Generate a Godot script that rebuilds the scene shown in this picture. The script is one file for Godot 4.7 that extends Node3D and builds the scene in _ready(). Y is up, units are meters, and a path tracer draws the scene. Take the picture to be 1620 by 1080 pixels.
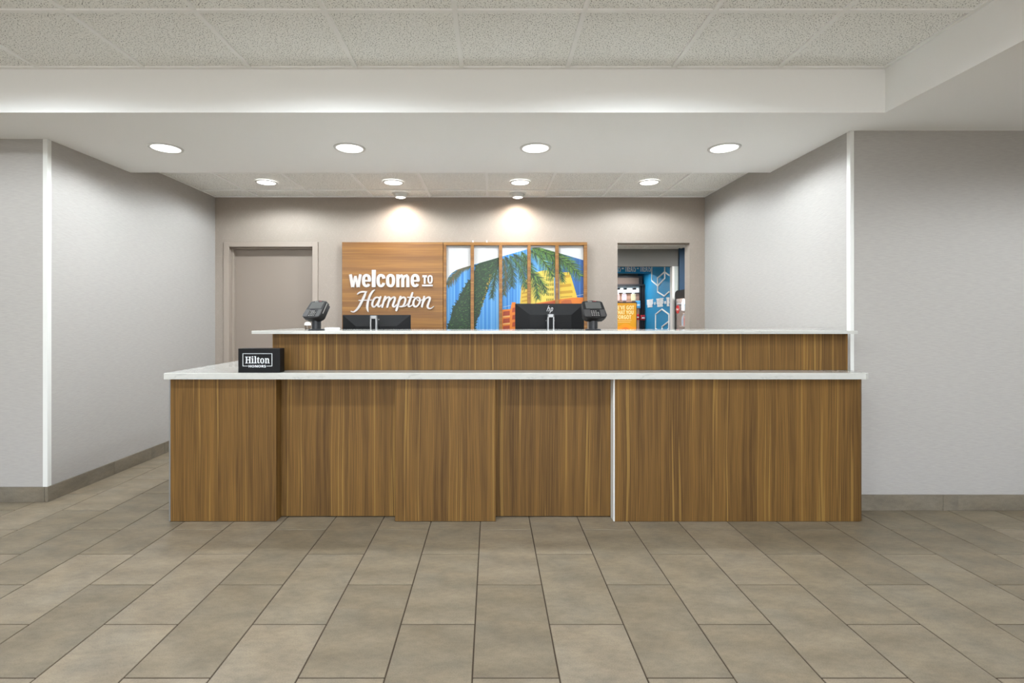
extends Node3D
# A hotel front desk seen from the lobby. x right, y up, -z into the picture; "d" below is the distance into the room, d = -z.

# ------------------------------------------------------------------ mesh helper
class MB:
	var st := SurfaceTool.new()
	var xf := Transform3D.IDENTITY
	var swap := false          # turn the grain (u and v) by a quarter
	var uvo := Vector2.ZERO    # shift of the texture, metres
	func _init():
		st.begin(Mesh.PRIMITIVE_TRIANGLES)
	func v(p: Vector3, n: Vector3, uv: Vector2):
		st.set_normal((xf.basis * n).normalized())
		var q := uv + uvo
		st.set_uv(Vector2(q.y, q.x) if swap else q)
		st.add_vertex(xf * p)
	func tri(a: Vector3, b: Vector3, c: Vector3, na: Vector3, nb: Vector3, nc: Vector3, ua: Vector2, ub: Vector2, uc: Vector2):
		if (b - a).cross(c - a).dot(na + nb + nc) > 0.0:
			v(a, na, ua); v(c, nc, uc); v(b, nb, ub)
		else:
			v(a, na, ua); v(b, nb, ub); v(c, nc, uc)
	func flat_uv(p: Vector3, n: Vector3) -> Vector2:
		var a := n.abs()
		if a.x >= a.y and a.x >= a.z: return Vector2(p.z, -p.y)
		if a.y >= a.z: return Vector2(p.x, p.z)
		return Vector2(p.x, -p.y)
	func ftri(a: Vector3, b: Vector3, c: Vector3, n: Vector3):
		tri(a, b, c, n, n, n, flat_uv(a, n), flat_uv(b, n), flat_uv(c, n))
	func quad(a: Vector3, b: Vector3, c: Vector3, d: Vector3, n: Vector3):
		ftri(a, b, c, n); ftri(a, c, d, n)
	func box(lo: Vector3, hi: Vector3, bev := 0.0):
		var c := (lo + hi) * 0.5
		var h := (hi - lo) * 0.5
		bev = minf(bev, minf(h.x, minf(h.y, h.z)) * 0.9)
		for ax in 3:
			var u := (ax + 1) % 3
			var w := (ax + 2) % 3
			for s in [-1.0, 1.0]:
				var n := Vector3.ZERO; n[ax] = s
				var q := []
				for k in [[-1.0, -1.0], [1.0, -1.0], [1.0, 1.0], [-1.0, 1.0]]:
					var p := c
					p[ax] += s * h[ax]; p[u] += k[0] * (h[u] - bev); p[w] += k[1] * (h[w] - bev)
					q.append(p)
				quad(q[0], q[1], q[2], q[3], n)
			if bev > 0.0:
				for s1 in [-1.0, 1.0]:
					for s2 in [-1.0, 1.0]:
						var n2 := Vector3.ZERO; n2[u] = s1; n2[w] = s2
						n2 = n2.normalized()
						var e := []
						for k2 in [[-1.0, 0], [1.0, 0], [1.0, 1], [-1.0, 1]]:
							var p2 := c
							p2[ax] += k2[0] * (h[ax] - bev)
							p2[u] += s1 * (h[u] - (bev if k2[1] == 1 else 0.0))
							p2[w] += s2 * (h[w] - (0.0 if k2[1] == 1 else bev))
							e.append(p2)
						quad(e[0], e[1], e[2], e[3], n2)
		if bev > 0.0:
			for i in 8:
				var s3 := Vector3(-1 if i & 1 else 1, -1 if i & 2 else 1, -1 if i & 4 else 1)
				var o := c + s3 * (h - Vector3.ONE * bev)
				ftri(o + Vector3(s3.x * bev, 0, 0), o + Vector3(0, s3.y * bev, 0), o + Vector3(0, 0, s3.z * bev), s3.normalized())
	func blk(x0: float, x1: float, y0: float, y1: float, d0: float, d1: float, bev := 0.0):
		box(Vector3(x0, y0, -d1), Vector3(x1, y1, -d0), bev)
	func lathe(prof: Array, n := 24, at := Vector3.ZERO):   # prof: [radius, height]; sharp between segments
		for i in prof.size() - 1:
			var a: Vector2 = Vector2(prof[i][0], prof[i][1])
			var b: Vector2 = Vector2(prof[i + 1][0], prof[i + 1][1])
			var t := b - a
			var nn := Vector2(t.y, -t.x).normalized()
			for k in n:
				var p := TAU * k / n
				var q := TAU * (k + 1) / n
				var cp := Vector3(cos(p), 0, sin(p))
				var cq := Vector3(cos(q), 0, sin(q))
				var up := Vector3.UP
				var np := cp * nn.x + up * nn.y
				var nq := cq * nn.x + up * nn.y
				var A := at + cp * a.x + up * a.y
				var B := at + cq * a.x + up * a.y
				var C := at + cq * b.x + up * b.y
				var D := at + cp * b.x + up * b.y
				if b.x > 0.0: tri(A, C, D, np, nq, np, Vector2(p, a.y), Vector2(q, b.y), Vector2(p, b.y))
				if a.x > 0.0: tri(A, B, C, np, nq, nq, Vector2(p, a.y), Vector2(q, a.y), Vector2(q, b.y))
	func prism(poly: PackedVector2Array, z0: float, z1: float, bev := 0.0, smooth := false):   # outline in x,y, from z0 (back) to z1 (front)
		var idx := Geometry2D.triangulate_polygon(poly)
		var n := poly.size()
		var top := poly
		if bev > 0.0:
			var g := Geometry2D.offset_polygon(poly, -bev, Geometry2D.JOIN_MITER)
			if g.size() == 1 and g[0].size() == n:
				# match corners of the shrunken outline to the nearest of the first one
				top = PackedVector2Array()
				for i in n:
					var best: Vector2 = g[0][0]
					for q in g[0]:
						if q.distance_to(poly[i]) < best.distance_to(poly[i]): best = q
					top.append(best)
			else:
				bev = 0.0
		for i in range(0, idx.size(), 3):
			ftri(V(top[idx[i]], z1), V(top[idx[i + 1]], z1), V(top[idx[i + 2]], z1), Vector3(0, 0, 1))
			ftri(V(poly[idx[i]], z0), V(poly[idx[i + 1]], z0), V(poly[idx[i + 2]], z0), Vector3(0, 0, -1))
		var cw := 1.0 if Geometry2D.is_polygon_clockwise(poly) else -1.0
		var nrm := []
		for i in n:
			var t := (poly[(i + 1) % n] - poly[i]).normalized()
			nrm.append(Vector3(-t.y, t.x, 0) * cw)
		for i in n:
			var j := (i + 1) % n
			var na: Vector3 = nrm[i]
			var nb: Vector3 = nrm[i]
			if smooth:
				if nrm[i].dot(nrm[(i + n - 1) % n]) > 0.6: na = (nrm[i] + nrm[(i + n - 1) % n]).normalized()
				if nrm[i].dot(nrm[j]) > 0.6: nb = (nrm[i] + nrm[j]).normalized()
			var A := V(poly[i], z0); var B := V(poly[j], z0)
			var C := V(poly[j], z1 - bev); var D := V(poly[i], z1 - bev)
			var l := poly[i].distance_to(poly[j])
			var u0 := Vector2(poly[i].x + poly[i].y, 0)
			tri(A, B, C, na, nb, nb, u0, u0 + Vector2(l, 0), u0 + Vector2(l, z1 - z0))
			tri(A, C, D, na, nb, na, u0, u0 + Vector2(l, z1 - z0), u0 + Vector2(0, z1 - z0))
			if bev > 0.0:
				var f: Vector3 = (nrm[i] + Vector3(0, 0, 1)).normalized()
				quad(D, C, V(top[j], z1), V(top[i], z1), f)
	func V(p: Vector2, z: float) -> Vector3:
		return Vector3(p.x, p.y, z)
	func stroke(pts: Array, z0: float, z1: float, round_ends := true, closed := false, steps := 6):   # pts: [x, y, half width]; a pen stroke with thickness
		var P := []
		var n := pts.size()
		if n == 2 or steps <= 1:
			for p in pts: P.append(Vector3(p[0], p[1], p[2]))
		else:
			var last := n if closed else n - 1
			for i in last:
				var g := []
				for k in [-1, 0, 1, 2]:
					var m: int = (i + k + n) % n if closed else clampi(i + k, 0, n - 1)
					g.append(Vector3(pts[m][0], pts[m][1], pts[m][2]))
				for s in steps:
					P.append(g[1].cubic_interpolate(g[2], g[0], g[3], float(s) / steps))
			P.append(Vector3(pts[0][0], pts[0][1], pts[0][2]) if closed else Vector3(pts[n - 1][0], pts[n - 1][1], pts[n - 1][2]))
		var L := []
		var R := []
		for i in P.size():
			var a: Vector3 = P[maxi(i - 1, 0)]
			var b: Vector3 = P[mini(i + 1, P.size() - 1)]
			if closed and i == 0: a = P[P.size() - 2]
			if closed and i == P.size() - 1: b = P[1]
			var t := Vector2(b.x - a.x, b.y - a.y).normalized()
			var o: Vector2 = Vector2(-t.y, t.x) * P[i].z
			L.append(Vector2(P[i].x, P[i].y) + o)
			R.append(Vector2(P[i].x, P[i].y) - o)
		for i in P.size() - 1:
			quad(V(L[i], z1), V(L[i + 1], z1), V(R[i + 1], z1), V(R[i], z1), Vector3(0, 0, 1))
			for side in 2:
				var E: Array = L if side == 0 else R
				var t2: Vector2 = (E[i + 1] - E[i]).normalized()
				var nn := Vector3(-t2.y, t2.x, 0) * (1.0 if side == 0 else -1.0)
				quad(V(E[i], z0), V(E[i + 1], z0), V(E[i + 1], z1), V(E[i], z1), nn)
		if not closed:
			for e in 2:
				var p: Vector3 = P[0] if e == 0 else P[P.size() - 1]
				var q: Vector3 = P[1] if e == 0 else P[P.size() - 2]
				var out := Vector2(p.x - q.x, p.y - q.y).normalized()
				var c := Vector2(p.x, p.y)
				var side := Vector2(-out.y, out.x)
				var arc := []
				if round_ends:
					for k in 9: arc.append(c + (side * cos(PI * k / 8.0) + out * sin(PI * k / 8.0)) * p.z)
				else:
					arc = [c + side * p.z, c - side * p.z]
				for k in arc.size() - 1:
					var m2: Vector2 = ((arc[k] + arc[k + 1]) * 0.5 - c)
					if round_ends: ftri(V(c, z1), V(arc[k], z1), V(arc[k + 1], z1), Vector3(0, 0, 1))
					var n3 := V(m2.normalized() if round_ends else out, 0)
					quad(V(arc[k], z0), V(arc[k + 1], z0), V(arc[k + 1], z1), V(arc[k], z1), n3)
	func tube(path: Array, r: float, n := 8, closed := false):
		var m := path.size()
		var rings := []
		for i in m:
			var a: Vector3 = path[(i - 1 + m) % m] if closed else path[maxi(i - 1, 0)]
			var b: Vector3 = path[(i + 1) % m] if closed else path[mini(i + 1, m - 1)]
			var t := (b - a).normalized()
			var s := t.cross(Vector3.UP if absf(t.y) < 0.9 else Vector3.RIGHT).normalized()
			var w := s.cross(t)
			var ring := []
			for k in n: ring.append([path[i] + (s * cos(TAU * k / n) + w * sin(TAU * k / n)) * r, s * cos(TAU * k / n) + w * sin(TAU * k / n)])
			rings.append(ring)
		for i in (m if closed else m - 1):
			var A: Array = rings[i]
			var B: Array = rings[(i + 1) % m]
			for k in n:
				var j := (k + 1) % n
				tri(A[k][0], A[j][0], B[j][0], A[k][1], A[j][1], B[j][1], Vector2.ZERO, Vector2.ZERO, Vector2.ZERO)
				tri(A[k][0], B[j][0], B[k][0], A[k][1], B[j][1], B[k][1], Vector2.ZERO, Vector2.ZERO, Vector2.ZERO)
		if not closed:
			for e in 2:
				var c: Vector3 = path[0] if e == 0 else path[m - 1]
				var o: Vector3 = (path[0] - path[1] if e == 0 else path[m - 1] - path[m - 2]).normalized()
				for k in n: ftri(c, rings[0 if e == 0 else m - 1][k][0], rings[0 if e == 0 else m - 1][(k + 1) % n][0], o)
	func done() -> ArrayMesh:
		return st.commit()

# ------------------------------------------------------------------ naming helpers
var taken := {}
var M := {}

func numbered(called: String) -> String:
	if not taken.has(called):
		taken[called] = 0
		return called
	taken[called] += 1
	return "%s_%03d" % [called, taken[called]]

func tag(o: Node, label := "", category := "", group := "", kind := ""):
	if label: o.set_meta("label", label)
	if category: o.set_meta("category", category)
	if group: o.set_meta("group", group)
	if kind: o.set_meta("kind", kind)

func thing(called: String, label: String, category: String, at := Vector3.ZERO, turn := 0.0, group := "") -> Node3D:
	var o := Node3D.new()
	o.name = numbered(called)
	add_child(o)
	o.position = at
	o.rotation.y = turn
	tag(o, label, category, group)
	return o

func struct(called: String, label := "", at := Vector3.ZERO) -> Node3D:
	var o := Node3D.new()
	o.name = numbered(called)
	add_child(o)
	o.position = at
	tag(o, label, "", "", "structure")
	return o

# one named mesh. In world metres unless "own" says that its shape was made in its parent's own axes
func obj(called: String, mb, mat: Material, parent: Node3D = null, own := false, label := "") -> MeshInstance3D:
	var o := MeshInstance3D.new()
	o.mesh = mb.done() if mb is MB else mb
	o.material_override = mat
	if parent == null:
		o.name = numbered(called)
		add_child(o)
	else:
		var n := 0
		var nm := called
		while parent.has_node(NodePath(nm)):
			n += 1
			nm = "%s_%03d" % [called, n]
		o.name = nm
		parent.add_child(o, true)
		if not own:
			var p: Node = parent
			var shift := Vector3.ZERO
			while p != self:
				shift += p.position
				p = p.get_parent()
			o.position = -shift
	if label: o.set_meta("label", label)
	o.cast_shadow = GeometryInstance3D.SHADOW_CASTING_SETTING_ON
	return o

# ------------------------------------------------------------------ materials
func rgb(r: float, g: float, b: float) -> Color:
	return Color(r / 255.0, g / 255.0, b / 255.0)

func mat(c: Color, rough := 0.6, metal := 0.0) -> StandardMaterial3D:
	var m := StandardMaterial3D.new()
	m.albedo_color = c
	m.roughness = rough
	m.metallic = metal
	return m

func tex(w: int, h: int, f: Callable) -> ImageTexture:
	var b := PackedByteArray()
	b.resize(w * h * 3)
	var i := 0
	for y in h:
		for x in w:
			var c: Color = f.call(x, y)
			b[i] = int(clampf(c.r, 0, 1) * 255.0 + 0.5); b[i + 1] = int(clampf(c.g, 0, 1) * 255.0 + 0.5); b[i + 2] = int(clampf(c.b, 0, 1) * 255.0 + 0.5)
			i += 3
	return ImageTexture.create_from_image(Image.create_from_data(w, h, false, Image.FORMAT_RGB8, b))

func noise(s: int, freq: float, oct := 3) -> FastNoiseLite:
	var n := FastNoiseLite.new()
	n.seed = s
	n.frequency = freq
	n.noise_type = FastNoiseLite.TYPE_SIMPLEX_SMOOTH
	n.fractal_octaves = oct
	return n

# wood-print laminate: u across the grain, v along it. One texture is 1.6 m across and 2.4 m long
func wood(s: int, dark: Color, mid: Color, gold: Color, pale: Color, broad: float, thin: float) -> ImageTexture:
	var n1 := noise(s, 1.0, 2)
	var n2 := noise(s + 1, 1.0, 3)
	var n3 := noise(s + 2, 1.0, 1)
	var w := 1024
	var h := 512
	return tex(w, h, func(x, y):
		var u: float = x * 1.6 / w
		var v: float = y * 2.4 / h
		var uu: float = u + 0.006 * n3.get_noise_2d(u * 4.0, v * 1.1)
		var band: float = n1.get_noise_2d(uu * 11.0, v * 0.22)
		var fine: float = n2.get_noise_2d(uu * 120.0, v * 0.9)
		var hair: float = n3.get_noise_2d(uu * 330.0, v * 3.0 + 40.0)
		var k: float = 0.5 + broad * band + thin * fine + 0.28 * hair
		var c := dark.lerp(mid, clampf(k * 2.0, 0, 1)) if k < 0.5 else mid.lerp(gold, clampf(k * 2.0 - 1.0, 0, 1))
		var line: float = n2.get_noise_2d(uu * 30.0 + 70.0, v * 0.25)
		if line > 0.36: c = c.lerp(pale, clampf((line - 0.36) * 7.0, 0, 0.75))
		return c)

func build_materials():
	M.white = mat(rgb(238, 238, 236), 0.55)
	M.soffit = mat(rgb(241, 241, 240), 0.8)
	M.tee = mat(rgb(240, 240, 238), 0.5)
	M.guard = mat(rgb(216, 216, 212), 0.45)
	M.black = mat(rgb(7, 7, 9), 0.5)
	M.black.metallic_specular = 0.35
	M.dark_plastic = mat(rgb(20, 18, 18), 0.5)
	M.dark_plastic.metallic_specular = 0.35
	M.grey_plastic = mat(rgb(46, 43, 43), 0.5)
	M.pole = mat(rgb(30, 32, 36), 0.4)
	M.ring = mat(rgb(206, 206, 204), 0.4)
	M.silver = mat(rgb(168, 168, 168), 0.4, 0.6)
	M.screen = mat(rgb(66, 66, 63), 0.6)
	M.key = mat(rgb(142, 138, 134), 0.5)
	M.letter = mat(rgb(184, 178, 174), 0.5)
	M.door = mat(rgb(132, 120, 109), 0.5)
	M.frame_paint = mat(rgb(150, 138, 127), 0.45)
	M.grout = mat(rgb(62, 50, 38), 0.95)
	M.steel = mat(rgb(180, 182, 186), 0.3, 0.9)
	M.blue = mat(rgb(16, 130, 180), 0.6)
	M.dark_blue = mat(rgb(4, 54, 84), 0.6)
	M.grey_wall = mat(rgb(116, 116, 113), 0.85)
	M.sage = mat(rgb(172, 180, 176), 0.85)
	# wall covering with a fine crosswise weave
	var wn := noise(5, 1.0, 3)
	var weave := tex(512, 512, func(x, y):
		var g: float = wn.get_noise_2d(x * 0.02, y * 0.6)
		var k: float = 0.97 + 0.05 * g
		return Color(k, k, k))
	var weave_height := tex(512, 512, func(x, y):
		var g: float = 0.5 + 0.6 * wn.get_noise_2d(x * 0.02, y * 0.6)
		return Color(g, g, g))
	M.wall = mat(rgb(170, 166, 161), 0.7)
	M.wall.albedo_texture = weave
	M.wall.heightmap_enabled = true
	M.wall.heightmap_texture = weave_height
	M.wall.heightmap_scale = 0.06
	M.wall.uv1_triplanar = true
	M.wall.uv1_world_triplanar = true
	M.wall.uv1_scale = Vector3(1.1, 1.1, 1.1)
	# taupe wall covering printed with a pale pattern of crossing hexagon lines, worn unevenly
	var pn := noise(9, 0.013, 3)
	var taupe := tex(768, 768, func(x, y):
		var g: float = wn.get_noise_2d(x * 0.05, y * 0.6)
		var k: float = 0.93 + 0.06 * g
		var p := Vector2(x, y) * (8.0 / 768.0)
		var best := 9.0
		for a in 3:
			var dir := Vector2.from_angle(PI * a / 3.0 + PI / 6.0)
			var t := absf(fposmod(p.dot(dir) * 1.1547 + 0.5, 1.0) - 0.5)
			best = minf(best, t)
		var on: float = clampf((0.05 - best) * 40.0, 0.0, 1.0) * clampf(pn.get_noise_2d(x, y) * 4.0 + 0.25, 0.0, 1.0)
		k += 0.022 * on
		return Color(k, k, k))
	M.taupe = mat(rgb(158, 146, 135), 0.75)
	M.taupe.albedo_texture = taupe
	M.taupe.heightmap_enabled = true
	M.taupe.heightmap_texture = weave_height
	M.taupe.heightmap_scale = 0.06
	M.taupe.uv1_triplanar = true
	M.taupe.uv1_world_triplanar = true
	M.taupe.uv1_scale = Vector3(1.1, 1.1, 1.1)
	# laminate
	var walnut := wood(21, rgb(98, 72, 42), rgb(128, 96, 55), rgb(150, 113, 62), rgb(174, 138, 78), 0.42, 0.5)
	M.walnut = mat(rgb(208, 205, 192), 0.5)
	M.walnut.metallic_specular = 0.3
	M.walnut.albedo_texture = walnut
	M.walnut.uv1_scale = Vector3(1 / 1.6, 1 / 2.4, 1)
	var oak := wood(33, rgb(150, 102, 54), rgb(176, 124, 66), rgb(196, 144, 82), rgb(212, 164, 104), 0.5, 0.6)
	M.oak = mat(rgb(182, 174, 140), 0.5)
	M.oak.albedo_texture = oak
	M.oak.uv1_scale = Vector3(1 / 1.6, 1 / 2.4, 1)
	# polished quartz with faint veins
	var q1 := noise(41, 1.0, 4)
	var quartz := tex(512, 512, func(x, y):
		var a: float = q1.get_noise_2d(x * 0.008, y * 0.02)
		var vein: float = clampf(1.0 - absf(a) * 28.0, 0.0, 1.0) * clampf(q1.get_noise_2d(x * 0.006 + 50.0, y * 0.006) * 3.0, 0.0, 1.0)
		var k: float = 0.93 + 0.02 * q1.get_noise_2d(x * 0.05, y * 0.05) - 0.07 * vein
		return Color(k, k, k * 0.99))
	M.quartz = mat(rgb(203, 202, 198), 0.1)
	M.quartz.albedo_texture = quartz
	M.quartz.uv1_triplanar = true
	M.quartz.uv1_world_triplanar = true
	M.quartz.uv1_scale = Vector3(0.7, 0.7, 0.7)
	# concrete-look floor tile
	var t1 := noise(51, 1.0, 5)
	var t2 := noise(52, 1.0, 4)
	var concrete := tex(1024, 1024, func(x, y):
		var a: float = t1.get_noise_2d(x * 0.0045, y * 0.009)
		var b: float = t2.get_noise_2d(x * 0.02, y * 0.045)
		var c: float = t2.get_noise_2d(x * 0.16 + 300.0, y * 0.16)
		var k: float = 0.84 + 0.10 * a + 0.06 * b + 0.08 * c
		var e: float = t1.get_noise_2d(x * 0.004 + 90.0, y * 0.004)
		if c > 0.42 and b > 0.05: k -= 0.08
		return Color(k * (1.0 + 0.02 * e), k, k * (1.0 - 0.03 * e)))
	M.tiles = []
	for c in [rgb(146, 133, 112), rgb(138, 125, 104), rgb(152, 138, 117)]:
		var m := mat(c, 0.5)
		m.albedo_texture = concrete
		m.uv1_scale = Vector3(0.8, 0.8, 1)
		M.tiles.append(m)
	M.base_tile = mat(rgb(134, 124, 107), 0.55)
	M.base_tile.albedo_texture = concrete
	M.base_tile.uv1_scale = Vector3(0.8, 0.8, 1)
	# acoustic ceiling tile: pale with small dark pits and fissures
	var c1 := noise(61, 1.0, 1)
	var c2 := noise(62, 1.0, 2)
	var fissured := tex(1024, 1024, func(x, y):
		var k := 0.97 + 0.02 * c2.get_noise_2d(x * 0.09, y * 0.09)
		var a: float = c1.get_noise_2d(x * 0.085, y * 0.085)
		var b: float = c2.get_noise_2d(x * 0.03 + 200.0, y * 0.03)
		if a > 0.60 + 0.25 * b: k = 0.48
		elif absf(c1.get_noise_2d(x * 0.045 + 500.0, y * 0.045)) < 0.03 and b > 0.15: k = 0.62
		return Color(k, k, k * 0.99))
	M.acoustic = mat(rgb(250, 250, 249), 0.95)
	M.acoustic.albedo_texture = fissured
	M.acoustic.uv1_scale = Vector3(1.5, 1.5, 1)
	M.glow = mat(rgb(255, 255, 255), 0.5)
	M.glow.emission_enabled = true
	M.glow.emission = Color(1.0, 0.985, 0.96)
	M.glow.emission_energy_multiplier = 1.6

# ------------------------------------------------------------------ the scene
const H := 1.257          # eye height
const RIGHT := 2.352      # side walls of the desk alcove
const LEFT := -3.04
const BACK := 5.5
const SOFFIT := 2.483
const LOBBY_CEILING := 2.745
const BACK_CEILING := 2.59

func _ready():
	var cam := Camera3D.new()
	cam.name = "camera"
	cam.projection = Camera3D.PROJECTION_FRUSTUM
	cam.near = 0.05
	cam.far = 60.0
	cam.size = 2.0 * 0.05 * 540.0 / 790.0
	cam.frustum_offset = Vector2(33.0, -37.0) * (0.05 / 790.0)
	cam.position = Vector3(0, H, 0)
	add_child(cam)
	cam.current = true

	var env := WorldEnvironment.new()
	env.name = "environment"
	env.environment = Environment.new()
	var e := env.environment
	var sky_m := ProceduralSkyMaterial.new()
	sky_m.sky_top_color = Color(0.58, 0.66, 0.78)
	sky_m.sky_horizon_color = Color(0.88, 0.89, 0.90)
	sky_m.ground_bottom_color = Color(0.56, 0.55, 0.53)
	sky_m.ground_horizon_color = Color(0.72, 0.72, 0.71)
	sky_m.energy_multiplier = 6.5
	e.background_mode = Environment.BG_SKY
	e.sky = Sky.new()
	e.sky.sky_material = sky_m
	e.tonemap_mode = Environment.TONE_MAPPER_LINEAR
	e.tonemap_exposure = 2.5
	e.sdfgi_enabled = true
	e.ssao_enabled = true
	e.ssil_enabled = true
	add_child(env)

	build_materials()
	build_floor()
	build_walls()
	build_ceilings()
	build_lights()
	build_desk()
	build_sign()
	sign_fittings()
	build_counter_things()
	build_shop()

# ------------------------------------------------------------------ floor
func build_floor():
	var f := struct("floor", "floor of matt taupe concrete-look tiles with dark narrow joints")
	var g := MB.new()
	g.blk(-6.1, 6.1, -0.08, -0.0025, -6.1, 10.4)
	obj("grout", g, M.grout, f)
	var rng := RandomNumberGenerator.new()
	rng.seed = 4
	var W := 0.305
	var L := 0.61
	var gap := 0.0027
	var variants := []
	for k in 8:
		var t := MB.new()
		t.uvo = Vector2(rng.randf() * 3.0, rng.randf() * 3.0)
		t.box(Vector3(-W / 2 + gap, -0.012, -L / 2 + gap), Vector3(W / 2 - gap, 0.0, L / 2 - gap), 0.0012)
		variants.append(t.done())
	var rest := []
	for k in 3: rest.append(MB.new())
	var xs := []
	for i in range(-20, 20):
		var x := -0.066 + W * (i + 0.5)
		var first := 1.746 + (0.0 if posmod(i, 2) == 0 else L / 2)
		for j in range(-13, 14):
			var d := first + L * (j + 0.5)
			if d < -5.9 or d > 10.2 or absf(x) > 6.0: continue
			# tiles lie where there is floor: lobby, desk alcove, shop
			var kind := rng.randi() % 8
			var tone := rng.randi() % 3
			var seen: bool = d > 1.3 and d < 5.4 and x > -1.02 * d - 0.45 and x < 1.10 * d + 0.45 and not (d > 3.45 and (x > -1.75)) and not (d > 3.75 and x < LEFT - 0.2)
			if seen:
				var o := obj("tile", variants[kind], M.tiles[tone], f)
				o.position = Vector3(x, 0, -d)
			else:
				var r: MB = rest[tone]
				r.uvo = Vector2(kind * 0.37, kind * 0.53)
				r.box(Vector3(x - W / 2 + gap, -0.012, -d - L / 2 + gap), Vector3(x + W / 2 - gap, 0.0, -d + L / 2 - gap))
	for k in 3:
		var o := obj("tile_field", rest[k], M.tiles[k], f)
		o.set_meta("kind", "stuff")

# ------------------------------------------------------------------ walls, doors, baseboards
func build_walls():
	var top := 2.95
	# back wall with a door opening and a passage to the shop
	var w := MB.new()
	w.blk(LEFT - 0.12, -2.90, 0, top, BACK, BACK + 0.14)
	w.blk(-2.90, -1.945, 2.06, top, BACK, BACK + 0.14)
	w.blk(-1.945, 1.392, 0, top, BACK, BACK + 0.14)
	w.blk(1.392, 2.186, 2.085, top, BACK, BACK + 0.14)
	w.blk(2.186, 6.1, 0, top, BACK, BACK + 0.14)
	var o := obj("wall_back", w, M.taupe)
	tag(o, "taupe back wall with a faint printed line pattern", "", "", "structure")
	# side walls of the alcove
	w = MB.new()
	w.blk(LEFT - 0.12, LEFT, 0, top, 3.42, BACK)
	o = obj("wall_left", w, M.wall)
	tag(o, "pale woven wall left of the reception desk, running back", "", "", "structure")
	w = MB.new()
	w.blk(RIGHT, RIGHT + 0.12, 0, top, 3.27, BACK)
	o = obj("wall_right", w, M.wall)
	tag(o, "pale woven wall right of the reception desk, running back", "", "", "structure")
	w = MB.new()
	w.blk(-6.1, LEFT - 0.12, 0, top, 3.42, 3.54)
	o = obj("wall_front_left", w, M.wall)
	tag(o, "grey woven wall facing the lobby at the left edge", "", "", "structure")
	w = MB.new()
	w.blk(RIGHT + 0.12, 6.1, 0, top, 3.27, 3.39)
	o = obj("wall_front_right", w, M.wall)
	tag(o, "grey woven wall facing the lobby beside the desk's rounded end", "", "", "structure")
	# the lobby behind the viewpoint
	w = MB.new()
	w.blk(-6.22, -6.1, 0, top, -6.1, 3.54)
	o = obj("wall_lobby_left", w, M.wall); tag(o, "", "", "", "structure")
	w = MB.new()
	w.blk(6.1, 6.22, 0, top, -6.1, 10.5)
	o = obj("wall_lobby_right", w, M.wall); tag(o, "", "", "", "structure")
	w = MB.new()
	w.blk(-6.22, 6.22, 0, 0.25, -6.22, -6.1)
	w.blk(-6.22, 6.22, 2.35, top, -6.22, -6.1)
	w.blk(-6.22, -4.9, 0.25, 2.35, -6.22, -6.1)
	w.blk(4.1, 6.22, 0.25, 2.35, -6.22, -6.1)
	o = obj("wall_lobby_front", w, M.wall); tag(o, "", "", "", "structure")
	var win := struct("window_1")
	var fr := MB.new()
	for x in [-4.9, -3.14, -1.34, 0.46, 2.26, 4.04]: fr.blk(x, x + 0.06, 0.25, 2.35, -6.2, -6.12, 0.004)
	fr.blk(-4.9, 4.1, 0.25, 0.31, -6.2, -6.12, 0.004)
	fr.blk(-4.9, 4.1, 2.29, 2.35, -6.2, -6.12, 0.004)
	obj("window_frame", fr, M.silver, win)
	var glass := mat(Color(1, 1, 1, 0.06), 0.02)
	glass.transparency = BaseMaterial3D.TRANSPARENCY_ALPHA
	for x in [-4.84, -3.08, -1.28, 0.52, 2.32]:
		var p := MB.new()
		p.blk(x, x + 1.72, 0.31, 2.29, -6.164, -6.156)
		obj("pane", p, glass, win)
	# baseboards of floor tile, 10 cm high
	var bb := [
		["baseboard_left", LEFT, LEFT + 0.011, 3.409, BACK], ["baseboard_front_left", -6.1, LEFT + 0.011, 3.409, 3.42],
		["baseboard_front_right", RIGHT - 0.011, 6.1, 3.259, 3.27], ["baseboard_right", RIGHT - 0.011, RIGHT, 3.27, BACK],
		["baseboard_back", -1.90, 1.392, BACK - 0.011, BACK]]
	for b in bb:
		var s := struct(b[0])
		var along_x: bool = b[2] - b[1] > b[4] - b[3]
		var a0: float = b[1] if along_x else b[3]
		var a1: float = b[2] if along_x else b[4]
		var k := a0
		var i := 0
		while k < a1 - 0.001:
			var e := minf(k + 0.61, a1)
			var m := MB.new()
			m.uvo = Vector2(i * 0.7, i * 0.31)
			if along_x: m.blk(k + 0.0012, e - 0.0012, 0.0, 0.103, b[3], b[4], 0.0015)
			else: m.blk(b[1], b[2], 0.0, 0.103, k + 0.0012, e - 0.0012, 0.0015)
			obj("tile", m, M.base_tile, s)
			k = e
			i += 1
	# corner guards
	var t := MB.new()
	t.blk(LEFT - 0.028, LEFT + 0.003, 0.103, SOFFIT, 3.416, 3.42, 0.001)
	t.blk(LEFT, LEFT + 0.003, 0.103, SOFFIT, 3.42, 3.45, 0.001)
	o = obj("trim_1", t, M.guard); tag(o, "white corner guard on the left wall corner", "", "", "structure")
	t = MB.new()
	t.blk(RIGHT - 0.003, RIGHT + 0.022, 0.103, SOFFIT, 3.266, 3.27, 0.001)
	t.blk(RIGHT - 0.003, RIGHT, 0.103, SOFFIT, 3.27, 3.30, 0.001)
	o = obj("trim_2", t, M.guard); tag(o, "white corner guard on the right wall corner", "", "", "structure")
	# door in the back wall: stepped steel frame, flush leaf set back
	var door := struct("door_1", "flush taupe door in a painted steel frame")
	var df := MB.new()
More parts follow.
